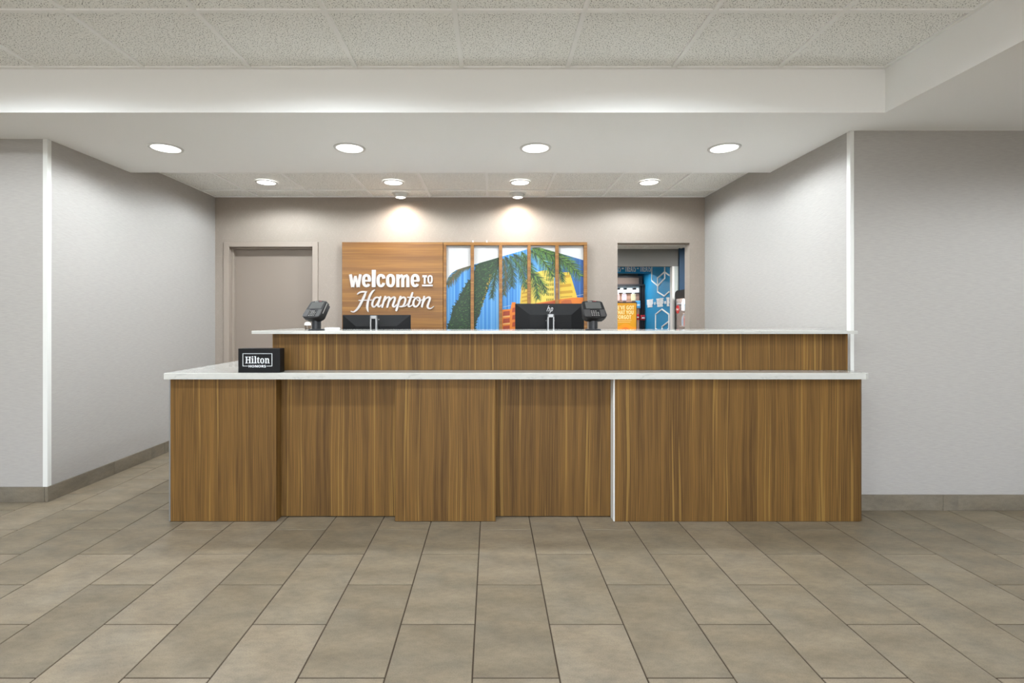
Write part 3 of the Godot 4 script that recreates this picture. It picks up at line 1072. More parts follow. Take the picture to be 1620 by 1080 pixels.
func palm_print() -> ImageTexture:
	var rng := RandomNumberGenerator.new()
	rng.seed = 77
	pic_img = Image.create(1062, 826, false, Image.FORMAT_RGB8)
	pic_img.fill(rgb(52, 140, 220))
	var ns := noise(71, 1.0, 3)
	for x in 1062:
		var g: float = ns.get_noise_1d(x * 0.045) + 0.5 * ns.get_noise_1d(x * 0.25 + 99.0)
		var c := rgb(40, 132, 214).lerp(rgb(128, 192, 242), clampf(0.45 + g, 0, 1))
		if x > 900: c = rgb(24, 84, 160).lerp(rgb(60, 128, 200), clampf(0.45 + g, 0, 1))
		pic_img.fill_rect(Rect2i(x, 0, 1, 826), c)
	# distant frond at the left
	var dark := [rgb(30, 62, 30), rgb(46, 84, 40), rgb(60, 96, 44), rgb(24, 48, 26)]
	var olive := [rgb(70, 92, 60), rgb(92, 92, 56), rgb(54, 76, 52), rgb(110, 84, 50)]
	var green := [rgb(34, 74, 30), rgb(64, 116, 38), rgb(100, 148, 46), rgb(22, 48, 24), rgb(134, 172, 60), rgb(28, 60, 28)]
	frond([Vector2(320, 305), Vector2(210, 340), Vector2(75, 500)], 62, olive, rng, 3.0)
	# towers
	var y1 := rgb(255, 222, 92)
	fill_poly([Vector2(985, 380), Vector2(1100, 350), Vector2(1215, 345), Vector2(1235, 900), Vector2(840, 900), Vector2(870, 500)], y1)
	fill_poly([Vector2(870, 500), Vector2(960, 420), Vector2(955, 720), Vector2(850, 720)], rgb(240, 200, 70))
	for i in 6: fill_poly([Vector2(872, 545 + i * 42), Vector2(950, 530 + i * 42), Vector2(950, 548 + i * 42), Vector2(870, 563 + i * 42)], rgb(206, 160, 30))
	for r in [385, 432, 485, 535, 590, 648]:
		for k in 4:
			var x: float = 1136 + k * 21
			fill_poly([Vector2(x, r + 4), Vector2(x + 14, r), Vector2(x + 14, r + 28), Vector2(x, r + 32)], rgb(150, 140, 40))
	fill_poly([Vector2(1275, 372), Vector2(1388, 366), Vector2(1470, 640), Vector2(1275, 668)], rgb(250, 208, 64))
	for b in [[395, 424], [490, 520], [560, 590]]:
		fill_poly([Vector2(1282, b[0] + 12), Vector2(1384 + (b[0] - 395) * 0.2, b[0]), Vector2(1390 + (b[0] - 395) * 0.2, b[1]), Vector2(1282, b[1] + 12)], rgb(214, 164, 24))
	for k in 9: fill_poly([Vector2(1292 + k * 14, 630 - k), Vector2(1301 + k * 14, 629 - k), Vector2(1301 + k * 14, 640 - k), Vector2(1292 + k * 14, 641 - k)], rgb(170, 130, 30))
	# orange buildings
	fill_poly([Vector2(960, 712), Vector2(1235, 664), Vector2(1420, 640), Vector2(1540, 638), Vector2(1540, 1250), Vector2(640, 1250), Vector2(660, 768), Vector2(750, 762), Vector2(765, 690), Vector2(806, 690), Vector2(815, 760), Vector2(960, 760)], rgb(244, 134, 26))
	fill_poly([Vector2(1040, 712), Vector2(1230, 674), Vector2(1230, 700), Vector2(1040, 740)], rgb(190, 78, 26))
	fill_poly([Vector2(1290, 720), Vector2(1300, 680), Vector2(1340, 664), Vector2(1400, 662), Vector2(1418, 720)], rgb(206, 104, 40))
	fill_line(Vector2(1455, 622), Vector2(1535, 606), 2, 2, rgb(230, 230, 220))
	fill_line(Vector2(668, 742), Vector2(755, 722), 1.6, 1.6, rgb(236, 214, 180))
	for r in [790, 868, 945, 1030, 1110]:
		fill_poly([Vector2(672, r), Vector2(742, r - 10), Vector2(742, r + 40), Vector2(668, r + 46)], rgb(178, 66, 22))
		fill_poly([Vector2(668, r + 48), Vector2(744, r + 40), Vector2(744, r + 54), Vector2(666, r + 62)], rgb(252, 190, 110))
		fill_poly([Vector2(772, r - 40), Vector2(830, r - 50), Vector2(830, r), Vector2(766, r + 8)], rgb(186, 70, 20))
	# trunk
	fill_poly([Vector2(60, 1250), Vector2(70, 960), Vector2(95, 890), Vector2(130, 750), Vector2(180, 680), Vector2(215, 600), Vector2(280, 480), Vector2(340, 420), Vector2(380, 290), Vector2(480, 240), Vector2(640, 200), Vector2(610, 290), Vector2(570, 390), Vector2(530, 480), Vector2(490, 600), Vector2(450, 700), Vector2(405, 840), Vector2(380, 900), Vector2(365, 980), Vector2(350, 1250)], rgb(26, 58, 26))
	for i in 150:
		# ragged fibres along both edges of the trunk
		var v := rng.randf_range(300, 1240)
		var k := clampf((v - 240) / 720.0, 0, 1)
		var left := i % 2 == 0
		var le := [[1250, 60], [960, 70], [890, 95], [750, 130], [680, 180], [600, 215], [480, 280], [420, 340], [290, 380]]
		var re := [[1250, 350], [980, 365], [900, 380], [840, 405], [700, 450], [600, 490], [480, 530], [390, 570], [290, 610]]
		var E: Array = le if left else re
		var u := 300.0
		for q in E.size() - 1:
			if v <= E[q][0] and v >= E[q + 1][0]: u = lerpf(E[q][1], E[q + 1][1], (E[q][0] - v) / (E[q][0] - E[q + 1][0]))
		var side := -1.0 if left else 1.0
		fill_line(Vector2(u - side * 14, v), Vector2(u + side * rng.randf_range(6, 20), v + rng.randf_range(-26, -4)), rng.randf_range(5, 10), 1.5, [rgb(26, 58, 26), rgb(36, 74, 32), rgb(22, 48, 24)][rng.randi() % 3])
	for i in 900:
		var v := rng.randf_range(230, 1240)
		var cx := lerpf(520, 210, clampf((v - 240) / 720.0, 0, 1))
		var half := lerpf(110, 135, clampf((v - 240) / 700.0, 0, 1))
		var u := cx + rng.randf_range(-half, half)
		var c: Color = [rgb(44, 96, 36), rgb(62, 116, 46), rgb(16, 36, 18), rgb(34, 76, 30), rgb(96, 132, 60)][rng.randi() % 5]
		var tilt := rng.randf_range(-0.6, 0.2)
		var l := rng.randf_range(8, 22)
		fill_line(Vector2(u, v), Vector2(u + l, v + l * tilt), 2.6, 1.0, c)
	for i in 34:
		var v := rng.randf_range(320, 760)
		var u := lerpf(560, 470, (v - 320) / 300.0) + rng.randf_range(-16, 10)
		fill_line(Vector2(u, v), Vector2(u + 5, v + rng.randf_range(8, 18)), 4, 2, [rgb(200, 160, 40), rgb(150, 130, 40)][rng.randi() % 2])
	# crown
	frond([Vector2(640, 230), Vector2(590, 380), Vector2(548, 640)], 56, dark, rng)
	frond([Vector2(670, 220), Vector2(700, 400), Vector2(680, 610)], 62, dark + olive, rng)
	frond([Vector2(690, 200), Vector2(760, 330), Vector2(765, 520)], 70, dark, rng)
	frond([Vector2(740, 190), Vector2(860, 330), Vector2(915, 540)], 74, dark + [rgb(84, 130, 60)], rng)
	frond([Vector2(780, 175), Vector2(900, 270), Vector2(980, 420)], 66, dark, rng)
	frond([Vector2(870, 150), Vector2(1000, 400), Vector2(1045, 650)], 76, green, rng)
	frond([Vector2(960, 380), Vector2(1070, 450), Vector2(1125, 590)], 60, green, rng)
	frond([Vector2(930, 130), Vector2(1080, 220), Vector2(1210, 420)], 90, green, rng)
	frond([Vector2(980, 110), Vector2(1180, 190), Vector2(1250, 360)], 84, green, rng)
	frond([Vector2(1270, 300), Vector2(1300, 380), Vector2(1318, 470)], 46, green, rng)
	frond([Vector2(1000, 115), Vector2(1280, 190), Vector2(1500, 410)], 96, green, rng, 2.6)
	frond([Vector2(1050, 130), Vector2(1300, 240), Vector2(1440, 350)], 70, green, rng, 2.6)
	# white surround above the slanted outline
	var edge := [Vector2(40, 60), Vector2(1560, 60), Vector2(1560, 247), Vector2(1250, 158)]
	edge.append_array([Vector2(1110, 118), Vector2(1060, 106), Vector2(1010, 105), Vector2(965, 114), Vector2(920, 126), Vector2(235, 322), Vector2(165, 346), Vector2(115, 380), Vector2(80, 422), Vector2(62, 470), Vector2(40, 560)])
	fill_poly(edge, rgb(238, 237, 235))
	return ImageTexture.create_from_image(pic_img)

func sign_fittings():
	var names := ["tiny white fitting on the sign's top edge above the second print strip", "tiny white fitting on the sign's top edge, nearer the middle print strip"]
	var k := 0
	for x in [-0.199, -0.048]:
		var t := thing("sign_fitting", names[k], "fitting", Vector3(x, 2.082, -5.46), 0.0, "fittings on top of the sign")
		var m := MB.new()
		m.lathe([[0.0, 0.0], [0.012, 0.0], [0.012, 0.004], [0.006, 0.006], [0.006, 0.016], [0.008, 0.020], [0.0, 0.024]], 14)
		obj("knob", m, M.white, t, true)
		k += 1

# ------------------------------------------------------------------ things on the counters
func text_mesh(s: String, font: String, weight: int, height: float, depth: float) -> TextMesh:
	var f := SystemFont.new()
	f.font_names = PackedStringArray([font])
	f.font_weight = weight
	var t := TextMesh.new()
	t.text = s
	t.font = f
	t.font_size = 64
	t.pixel_size = height / 46.0     # cap height of the face is about 0.72 of its size
	t.depth = depth
	t.curve_step = 1.0
	return t

func lettering(called: String, s: String, font: String, weight: int, height: float, depth: float, width: float, at: Vector3, m: Material, parent: Node3D, turn := 0.0) -> MeshInstance3D:
	var tm := text_mesh(s, font, weight, height, depth)
	var o := obj(called, tm, m, parent, true)
	var box := tm.get_aabb()
	var sc := width / maxf(box.size.x, 0.001)
	o.scale = Vector3(sc, 1, 1)
	o.rotation.y = turn
	o.position = at - Basis(Vector3.UP, turn) * Vector3((box.position.x + box.size.x / 2) * sc, box.position.y + box.size.y / 2, 0)
	return o

func card_terminal(label: String, at: Vector3, turn: float):
	var t := thing("card_terminal", label, "card terminal", at, turn, "card terminals on the upper counter")
	var m := MB.new()
	m.lathe([[0.0, 0.0], [0.052, 0.0], [0.052, 0.007], [0.049, 0.010], [0.0, 0.010]], 32)
	obj("base", m, M.pole, t, true)
	m = MB.new()
	m.lathe([[0.029, 0.010], [0.029, 0.075], [0.031, 0.076], [0.031, 0.088], [0.0, 0.088]], 28)
	obj("pole", m, M.pole, t, true)
	# tilting bracket
	m = MB.new()
	m.xf = Transform3D(Basis(Vector3.FORWARD, PI / 2), Vector3(0, 0.092, -0.012))
	m.lathe([[0.0, -0.048], [0.02, -0.048], [0.022, -0.044], [0.022, 0.044], [0.02, 0.048], [0.0, 0.048]], 20)
	obj("bracket", m, M.black, t, true)
	var b := Node3D.new()
	var tilt := Transform3D(Basis(Vector3.RIGHT, -deg_to_rad(36.0)).scaled(Vector3.ONE * 0.86), Vector3(0, 0.130, 0.004))
	m = MB.new()
	m.xf = tilt
	var o := PackedVector2Array([Vector2(-0.080, 0.066), Vector2(-0.070, 0.076), Vector2(-0.02, 0.083), Vector2(0.0, 0.085), Vector2(0.02, 0.083), Vector2(0.070, 0.076), Vector2(0.080, 0.066), Vector2(0.092, -0.048), Vector2(0.088, -0.062), Vector2(0.066, -0.080), Vector2(0.0, -0.084), Vector2(-0.066, -0.080), Vector2(-0.088, -0.062), Vector2(-0.092, -0.048)])
	m.prism(o, -0.018, 0.018, 0.005, true)
	var body := obj("body", m, M.dark_plastic, t, true)
	m = MB.new()
	m.xf = tilt
	var o2 := PackedVector2Array()
	for p in o: o2.append(p * 0.93)
	m.prism(o2, -0.040, -0.018, 0.0, true)
	obj("back_shell", m, M.black, body, true)
	m = MB.new()
	m.xf = tilt
	m.box(Vector3(-0.060, 0.004, 0.0178), Vector3(0.060, 0.064, 0.0192), 0.0006)
	obj("screen", m, M.screen, t, true)
	m = MB.new()
	m.xf = tilt
	m.box(Vector3(0.004, 0.071, 0.018), Vector3(0.032, 0.076, 0.0188), 0.0003)
	obj("badge", m, mat(rgb(120, 22, 34), 0.5), t, true)
	m = MB.new()
	m.xf = tilt
	m.box(Vector3(-0.036, 0.068, 0.018), Vector3(-0.002, 0.072, 0.0186), 0.0002)
	obj("lettering", m, M.key, t, true)
	m = MB.new()
	m.xf = tilt
	m.box(Vector3(-0.082, -0.070, 0.0172), Vector3(-0.034, -0.006, 0.0200), 0.002)
	obj("palm_plate", m, M.grey_plastic, t, true)
	m = MB.new()
	m.xf = tilt
	m.box(Vector3(0.042, -0.070, 0.0172), Vector3(0.080, -0.006, 0.0200), 0.002)
	obj("palm_plate", m, M.grey_plastic, t, true)
	m = MB.new()
	m.xf = tilt
	m.box(Vector3(-0.034, -0.070, 0.0172), Vector3(0.040, -0.004, 0.0185), 0.0008)
	var pad := obj("keypad", m, M.black, t, true)
	for r in 4:
		for c in 4:
			m = MB.new()
			m.xf = tilt
			var x := -0.024 + c * 0.0165
			var y := -0.020 - r * 0.0135
			if r == 0 and c == 3: continue
			m.box(Vector3(x - 0.005, y - 0.0028, 0.018), Vector3(x + 0.005, y + 0.0028, 0.0204), 0.0006)
			obj("key", m, M.key, pad, true)
	# card swipe rail with its bright lip along the right side
	m = MB.new()
	m.xf = tilt
	m.prism(PackedVector2Array([Vector2(0.079, 0.060), Vector2(0.0835, 0.060), Vector2(0.0925, -0.035), Vector2(0.088, -0.035)]), 0.004, 0.009, 0.001)
	obj("card_slot", m, M.key, t, true)
	b.free()

func monitor(label: String, x: float, topy: float, turn: float, logo: bool):
	var d := 3.9
	var t := thing("monitor", label, "computer monitor", Vector3(x, 0.765, -d), turn, "monitors behind the desk")
	var h := topy - 0.765
	var W := 0.269
	var lo := h - 0.325
	# panel: front screen faces away from the viewer (towards -z); back is a shallow faceted hump
	var m := MB.new()
	m.box(Vector3(-W, lo, -0.014), Vector3(W, h, 0.0), 0.002)
	var panel := obj("panel", m, M.black, t, true)
	m = MB.new()
	m.box(Vector3(-W + 0.008, lo + 0.018, -0.0152), Vector3(W - 0.008, h - 0.008, -0.0138), 0.0005)
	obj("screen", m, mat(rgb(30, 60, 110), 0.2), panel, true)
	m = MB.new()
	var A := [Vector3(-W + 0.003, lo + 0.003, 0.0), Vector3(W - 0.003, lo + 0.003, 0.0), Vector3(W - 0.003, h - 0.003, 0.0), Vector3(-W + 0.003, h - 0.003, 0.0)]
	var B := [Vector3(-0.155, lo + 0.05, 0.032), Vector3(0.165, lo + 0.05, 0.032), Vector3(0.165, h - 0.088, 0.032), Vector3(-0.155, h - 0.088, 0.032)]
	for i in 4:
		var j := (i + 1) % 4
		var n: Vector3 = (A[j] - A[i]).cross(B[i] - A[i]).normalized()
		m.quad(A[i], A[j], B[j], B[i], n if n.z > 0 else -n)
	m.quad(B[0], B[1], B[2], B[3], Vector3.BACK)
	obj("back_cover", m, M.black, panel, true)
	# stand: silver column with a black channel, foot on the work surface
	m = MB.new()
	var top := h - (0.083 if logo else 0.006)
	m.box(Vector3(-0.026, 0.012, 0.048), Vector3(-0.016, top, 0.085), 0.002)
	m.box(Vector3(0.016, 0.012, 0.048), Vector3(0.026, top, 0.085), 0.002)
	m.box(Vector3(-0.026, top - 0.024, 0.048), Vector3(0.026, top, 0.085), 0.002)
	obj("stand_column", m, M.silver, t, true)
	m = MB.new()
	m.box(Vector3(-0.017, 0.012, 0.046), Vector3(0.017, top - 0.02, 0.078), 0.002)
	m.box(Vector3(-0.03, lo + 0.12, 0.03), Vector3(0.03, lo + 0.2, 0.048), 0.003)
	obj("stand_channel", m, M.black, t, true)
	m = MB.new()
	m.xf = Transform3D(Basis(Vector3.FORWARD, PI / 2), Vector3(0, top - 0.05 if logo else top - 0.03, 0.04))
	m.lathe([[0.0, -0.034], [0.003, -0.034], [0.003, 0.034], [0.0, 0.034]], 10)
	obj("hinge_pin", m, M.silver, t, true)
	m = MB.new()
	m.box(Vector3(-0.12, 0.0, -0.06), Vector3(0.12, 0.012, 0.12), 0.004)
	obj("foot", m, M.silver, t, true)
	if logo:
		m = MB.new()
		m.xf = Transform3D(Basis(Vector3.RIGHT, -atan(0.032 / 0.085)), Vector3(-0.002, h - 0.046, 0.0160))
		var K := 0.00068
		var lift := 0.001
		for s in [[[-8, 46, 2.6], [-32, -20, 2.6]], [[-22, 6, 2.2], [-10, 19, 2.4], [0, 20, 2.6], [2, 10, 2.6], [-10, -20, 2.4]], [[24, 21, 2.6], [0, -46, 2.6]], [[23, 20, 2.4], [34, 19, 2.6], [37, 9, 2.6], [28, -15, 2.6], [20, -20, 2.4], [9, -20, 2.2]]]:
			var pts := []
			for p in s: pts.append([p[0] * K, p[1] * K, p[2] * K])
			lift += 0.0003
			m.stroke(pts, -0.002, lift, true, false, 5)
		obj("logo", m, M.silver, panel, true)

func build_counter_things():
	var top := 1.177
	card_terminal("black card terminal at the left end of the upper counter, turned toward the left", Vector3(-1.137, top, -3.25), -deg_to_rad(25.0))
	card_terminal("black card terminal on the upper counter, overlapping the larger-looking monitor", Vector3(0.664, top, -3.25), deg_to_rad(7.0))
	monitor("black monitor seen from behind, below the white welcome words", -0.896, 1.282, deg_to_rad(-3.0), false)
	monitor("black monitor seen from behind with a silver logo, before the palm print", 0.457, 1.370, deg_to_rad(0.0), true)
	# dark sign box on the lower counter
	var t := thing("counter_sign", "small black box sign with white hotel programme lettering on the lower counter", "sign", Vector3(-1.43, 0.921, -3.11))
	var m := MB.new()
	m.box(Vector3(-0.129, 0.0, -0.033), Vector3(0.129, 0.148, 0.033), 0.0015)
	obj("box", m, M.black, t, true)
	var ink := mat(rgb(226, 230, 234), 0.5)
	m = MB.new()
	# border line, open at the bottom where the second word sits
	for s in [[-0.101, -0.098, 0.0393, 0.1185], [0.078, 0.081, 0.0393, 0.1185], [-0.101, 0.081, 0.1160, 0.1185], [-0.101, -0.068, 0.0393, 0.0420], [0.046, 0.081, 0.0393, 0.0420]]:
		m.box(Vector3(s[0], s[2], 0.0325), Vector3(s[1], s[3], 0.0338))
	obj("border_line", m, ink, t, true)
	lettering("lettering", "Hilton", "Droid Serif", 700, 0.041, 0.0016, 0.150, Vector3(-0.010, 0.0790, 0.033), ink, t)
	lettering("lettering", "HONORS", "Droid Sans", 700, 0.0145, 0.0016, 0.106, Vector3(-0.011, 0.0395, 0.033), ink, t)
	# small jar with a rounded white lid, and a white note pad
	t = thing("jar", "small dark jar with a domed white lid behind the left card terminal", "jar", Vector3(-1.33, top, -3.62))
	m = MB.new()
	m.lathe([[0.0, 0.0], [0.019, 0.0], [0.021, 0.004], [0.021, 0.030], [0.0, 0.030]], 24)
	obj("jar_body", m, mat(rgb(92, 78, 66), 0.25), t, true)
	m = MB.new()
	m.lathe([[0.0225, 0.028], [0.0225, 0.036], [0.020, 0.044], [0.014, 0.049], [0.006, 0.051], [0.0, 0.051]], 24)
	obj("lid", m, mat(rgb(240, 236, 230), 0.4), t, true)
	t = thing("note_pad", "white pad of paper slips lying behind the left card terminal", "note pad", Vector3(-1.12, top, -3.52))
	m = MB.new()
	m.box(Vector3(-0.042, 0.003, -0.035), Vector3(0.042, 0.013, 0.035), 0.0008)
	obj("paper_stack", m, mat(rgb(244, 243, 240), 0.9), t, true)
	m = MB.new()
	m.box(Vector3(-0.043, 0.0, -0.036), Vector3(0.043, 0.003, 0.036), 0.0006)
	obj("backing_card", m, mat(rgb(214, 210, 202), 0.9), t, true)

# ------------------------------------------------------------------ the small shop seen through the passage
func build_shop():
	var top := 2.95
	var w := MB.new()
	w.blk(0.48, 0.6, 0, top, BACK + 0.14, 10.4)
	var o := obj("wall_shop_left", w, M.sage); tag(o, "", "", "", "structure")
	w = MB.new()
	w.blk(0.48, 6.22, 0, top, 10.4, 10.5)
	o = obj("wall_shop_back", w, M.grey_wall); tag(o, "", "", "", "structure")
	w = MB.new()
	w.blk(0.6, 6.1, 2.132, top, 8.45, 8.55)
	o = obj("wall_shop_bulkhead", w, M.grey_wall)
	tag(o, "grey bulkhead over the shop alcove beyond the passage", "", "", "structure")
	w = MB.new()
	w.blk(3.10, 3.24, 0, 2.132, 8.45, 8.55)
	o = obj("wall_shop_pier", w, M.sage); tag(o, "pale grey-green strip of wall right of the shop alcove", "", "", "structure")
	w = MB.new()
	w.blk(3.17, 6.1, 0, top, 8.40, 8.4499)
	o = obj("wall_shop_blue", w, M.dark_blue); tag(o, "dark blue strip of wall in the shop", "", "", "structure")
	w = MB.new()
	w.blk(3.06, 3.10, 0, 2.132, 8.44, 8.55, 0.004)
	o = obj("trim_3", w, M.guard); tag(o, "white post at the edge of the blue alcove", "", "", "structure")
	w = MB.new()
	w.blk(3.06, 3.10, 0, 2.4, 8.55, 10.4)
	o = obj("wall_shop_alcove", w, M.blue); tag(o, "blue side wall of the shop alcove with white outlined hexagons", "", "", "structure")
	# ceiling of the shop
	var sc := struct("ceiling", "tiled ceiling of the shop seen through the passage")
	var rng := RandomNumberGenerator.new()
	rng.seed = 15
	tile_run(sc, [0.6, 1.3, 1.93, 2.56, 3.19, 3.82, 4.45, 5.08, 6.1], [5.64, 6.2, 6.83, 7.46, 8.09, 8.45], 2.43, 5.0, rng)
	w = MB.new()
	w.blk(0.6, 3.06, 2.40, 2.44, 8.55, 10.4)
	o = obj("ceiling_alcove", w, M.soffit); tag(o, "", "", "", "structure")
	# lights of the shop
	for x in [1.6, 3.5]:
		var t := thing("ceiling_panel_light", "square lit panel light in the shop ceiling, %s" % ["over the shelves" if x < 2.0 else "over the drinks cooler"], "ceiling light", Vector3(x, 2.43, -7.2), 0.0, "panel lights in the shop")
		var m := MB.new()
		m.box(Vector3(-0.3, -0.012, -0.3), Vector3(0.3, -0.002, 0.3), 0.002)
		obj("panel_frame", m, M.guard, t, true)
		m = MB.new()
		m.box(Vector3(-0.28, -0.015, -0.28), Vector3(0.28, -0.0118, 0.28), 0.001)
		obj("diffuser", m, M.glow, t, true)
		var a := AreaLight3D.new()
		a.name = "lamp"
		a.area_size = Vector2(0.55, 0.55)
		a.light_energy = 2.2
		a.shadow_enabled = true
		a.area_range = 8.0
		a.rotation.x = -PI / 2
		a.position.y = -0.018
		t.add_child(a)
	# header with raised words
	var hd := thing("shop_header", "blue header board with white words above the shop shelves", "sign", Vector3(2.0, 2.11, -9.5))
	var m := MB.new()
	m.blk(0.65, 3.058, 2.11, 2.36, 9.5, 9.56, 0.002)
	obj("header_board", m, M.blue, hd)
	for k in 5:
		var cx := 2.93 - k * 0.285
		lettering("lettering", "TREATS", "Droid Sans", 700, 0.115, 0.012, 0.205, Vector3(cx, 2.196, -9.494) - hd.position, M.white, hd)
		m = MB.new()
		m.blk(cx - 0.162, cx - 0.122, 2.187, 2.211, 9.488, 9.5, 0.004)
		obj("dot", m, M.white, hd)
	# the strip lamp behind the header lights the alcove
	var sl := thing("strip_light", "slim strip light behind the blue header board", "light", Vector3(2.0, 2.13, -9.62))
	m = MB.new()
	m.box(Vector3(-0.9, 0.004, -0.02), Vector3(0.9, 0.26, 0.02), 0.004)
	obj("lamp_housing", m, M.guard, sl, true)
	m = MB.new()
	m.box(Vector3(-0.88, 0.0, -0.014), Vector3(0.88, 0.0045, 0.014), 0.001)
	obj("diffuser", m, M.glow, sl, true)
	var la := AreaLight3D.new()
	la.name = "lamp"
	la.area_size = Vector2(1.7, 0.02)
	la.light_energy = 0.9
	la.shadow_enabled = true
	la.area_range = 5.0
	la.rotation.x = -PI / 2
	la.position.y = -0.004
	sl.add_child(la)
	# hexagon outlines and words on the alcove's side wall: raised white rails
	var hx := thing("hexagon_rails", "white hexagon outlines raised on the blue alcove wall", "wall decoration", Vector3(3.06, 1.0, -8.9))
	var outlines := [
		[[9.49, 2.39], [9.49, 1.967], [9.14, 1.845], [8.78, 1.957], [8.78, 2.39]],
		[[8.56, 1.99], [8.79, 2.069], [9.153, 1.993], [9.153, 1.736], [8.80, 1.643], [8.56, 1.71]],
		[[8.92, 1.416], [9.27, 1.325], [9.27, 1.06], [8.92, 0.975], [8.576, 1.075], [8.576, 1.32], [8.92, 1.416]],
		[[8.92, 0.85], [8.92, 1.103], [8.576, 1.199], [8.56, 1.195]]]
	for ol in outlines:
		m = MB.new()
		for i in ol.size() - 1:
			m.tube([Vector3(3.054, ol[i][1], -ol[i][0]), Vector3(3.054, ol[i + 1][1], -ol[i + 1][0])], 0.014, 8)
		obj("rail", m, M.white, hx)
	var ws := thing("wall_words", "white word repeated along the blue alcove wall between the hexagons", "sign", Vector3(3.055, 1.53, -9.0))
	for q in [[9.60, 0.36], [9.03, 0.36], [8.62, 0.13]]:
		lettering("lettering", "TREATS" if q[1] > 0.2 else "TR", "Droid Sans", 700, 0.10, 0.014, q[1], Vector3(3.052, 1.565, -q[0]) - ws.position, M.white, ws, -PI / 2)
		lettering("lettering", "TREATS" if q[1] > 0.2 else "TR", "Droid Sans", 700, 0.06, 0.014, q[1] * 0.8, Vector3(3.052, 1.49, -q[0]) - ws.position, M.white, ws, -PI / 2)
	for dd in [9.31, 8.76]:
		m = MB.new()
		m.xf = Transform3D(Basis(Vector3.BACK, PI / 2), Vector3(3.058, 1.53, -dd))
		m.lathe([[0.028, 0.0], [0.028, 0.010], [0.0, 0.012]], 16)
		obj("dot", m, M.white, ws)
	# shelving at the back of the alcove
	var BKD := 9.95
	var sh := thing("shop_shelving", "dark framed shop shelving with a tan peg board in the blue alcove", "shelving", Vector3(2.0, 0, -BKD))
	var dark := mat(rgb(44, 42, 44), 0.5)
	m = MB.new()
	m.blk(0.65, 3.02, 0.0, 2.10, BKD + 0.02, BKD + 0.05)
	obj("back_panel", m, dark, sh)
	m = MB.new()
	m.uvo = Vector2(0.3, 0.3)
	m.swap = true
	m.blk(0.65, 2.94, 1.93, 2.06, BKD - 0.02, BKD + 0.02, 0.003)
	obj("wood_band", m, mat(rgb(104, 88, 78), 0.6), sh)
	m = MB.new()
	m.blk(0.65, 3.04, 1.895, 1.93, BKD - 0.06, BKD + 0.02, 0.003)
	obj("shelf", m, dark, sh)
	m = MB.new()
	m.blk(0.65, 2.95, 1.76, 1.895, BKD - 0.01, BKD + 0.02, 0.002)
	obj("price_band", m, M.white, sh)
	m = MB.new()
	m.blk(0.65, 2.95, 1.53, 1.748, BKD - 0.005, BKD + 0.02, 0.002)
	obj("peg_board", m, mat(rgb(212, 170, 146), 0.7), sh)
	m = MB.new()
	m.blk(0.65, 2.95, 0.96, 1.50, BKD - 0.005, BKD + 0.02, 0.002)
	obj("peg_board", m, mat(rgb(212, 172, 148), 0.7), sh)
	m = MB.new()
	m.blk(0.65, 2.95, 1.748, 1.762, BKD - 0.04, BKD + 0.01, 0.002)
	m.blk(0.65, 2.80, 1.500, 1.530, BKD - 0.06, BKD + 0.01, 0.002)
	m.blk(0.65, 2.95, 0.93, 0.96, BKD - 0.06, BKD + 0.01, 0.002)
	m.blk(0.65, 2.95, 0.3, 0.33, BKD - 0.06, BKD + 0.01, 0.002)
	obj("shelf", m, dark, sh)
	for x in [2.955, 2.995, 3.03]:
		m = MB.new()
		m.blk(x, x + 0.025, 0.0, 1.93, BKD - 0.03, BKD + 0.02, 0.002)
		obj("upright", m, dark, sh)
	m = MB.new()
	m.blk(0.65, 2.79, 1.532, 1.555, BKD - 0.064, BKD - 0.06, 0.001)
	obj("shelf_label_strip", m, M.white, sh)
	# packs hanging on the peg board
	var packs := [[2.49, rgb(232, 190, 184), "pinkish pack hanging on the peg board next to the passage edge"], [2.625, rgb(232, 214, 226), "pale lilac pack hanging in the middle of the peg board"], [2.805, rgb(250, 236, 190), "cream and yellow pack hanging at the right of the peg board"]]
	for p in packs:
		var t := thing("hanging_pack", p[2], "snack pack", Vector3(p[0], 1.60, -(BKD - 0.10)), 0.0, "packs hanging on the peg board")
		m = MB.new()
		m.prism(PackedVector2Array([Vector2(-0.042, 0.0), Vector2(0.042, 0.0), Vector2(0.046, 0.06), Vector2(0.042, 0.13), Vector2(-0.042, 0.13), Vector2(-0.046, 0.06)]), -0.012, 0.016, 0.008)
		obj("pouch", m, mat(p[1], 0.5), t, true)
		m = MB.new()
		m.box(Vector3(-0.03, 0.132, -0.001), Vector3(0.03, 0.155, 0.001))
		obj("header_card", m, M.white, t, true)
		m = MB.new()
		m.tube([Vector3(0, 0.148, -0.047), Vector3(0, 0.148, 0.02), Vector3(0, 0.158, 0.03)], 0.003, 6)
		obj("hook", m, M.steel, t, true)
		m = MB.new()
		m.box(Vector3(-0.03, -0.05, 0.0), Vector3(0.035, -0.003, 0.02), 0.006)
		obj("cup", m, mat(rgb(110, 92, 86), 0.5), t, true)
		m = MB.new()
		m.box(Vector3(-0.02, 0.215, 0.005), Vector3(0.03, 0.245, 0.09), 0.002)
		obj("price_tag", m, M.black, t, true)
	var odd := [
		[2.895, 1.45, 0.09, 0.15, rgb(90, 176, 226), "light blue snack pouch hanging right of the yellow poster", "snack pouch", "blue_pouch"],
		[2.875, 1.225, 0.09, 0.11, rgb(206, 40, 46), "red and white snack bag on the shelf right of the yellow poster", "snack bag", "snack_bag"],
		[2.995, 1.215, 0.085, 0.105, rgb(170, 34, 44), "dark framed red label pack against the blue wall", "snack pack", "red_pack"]]
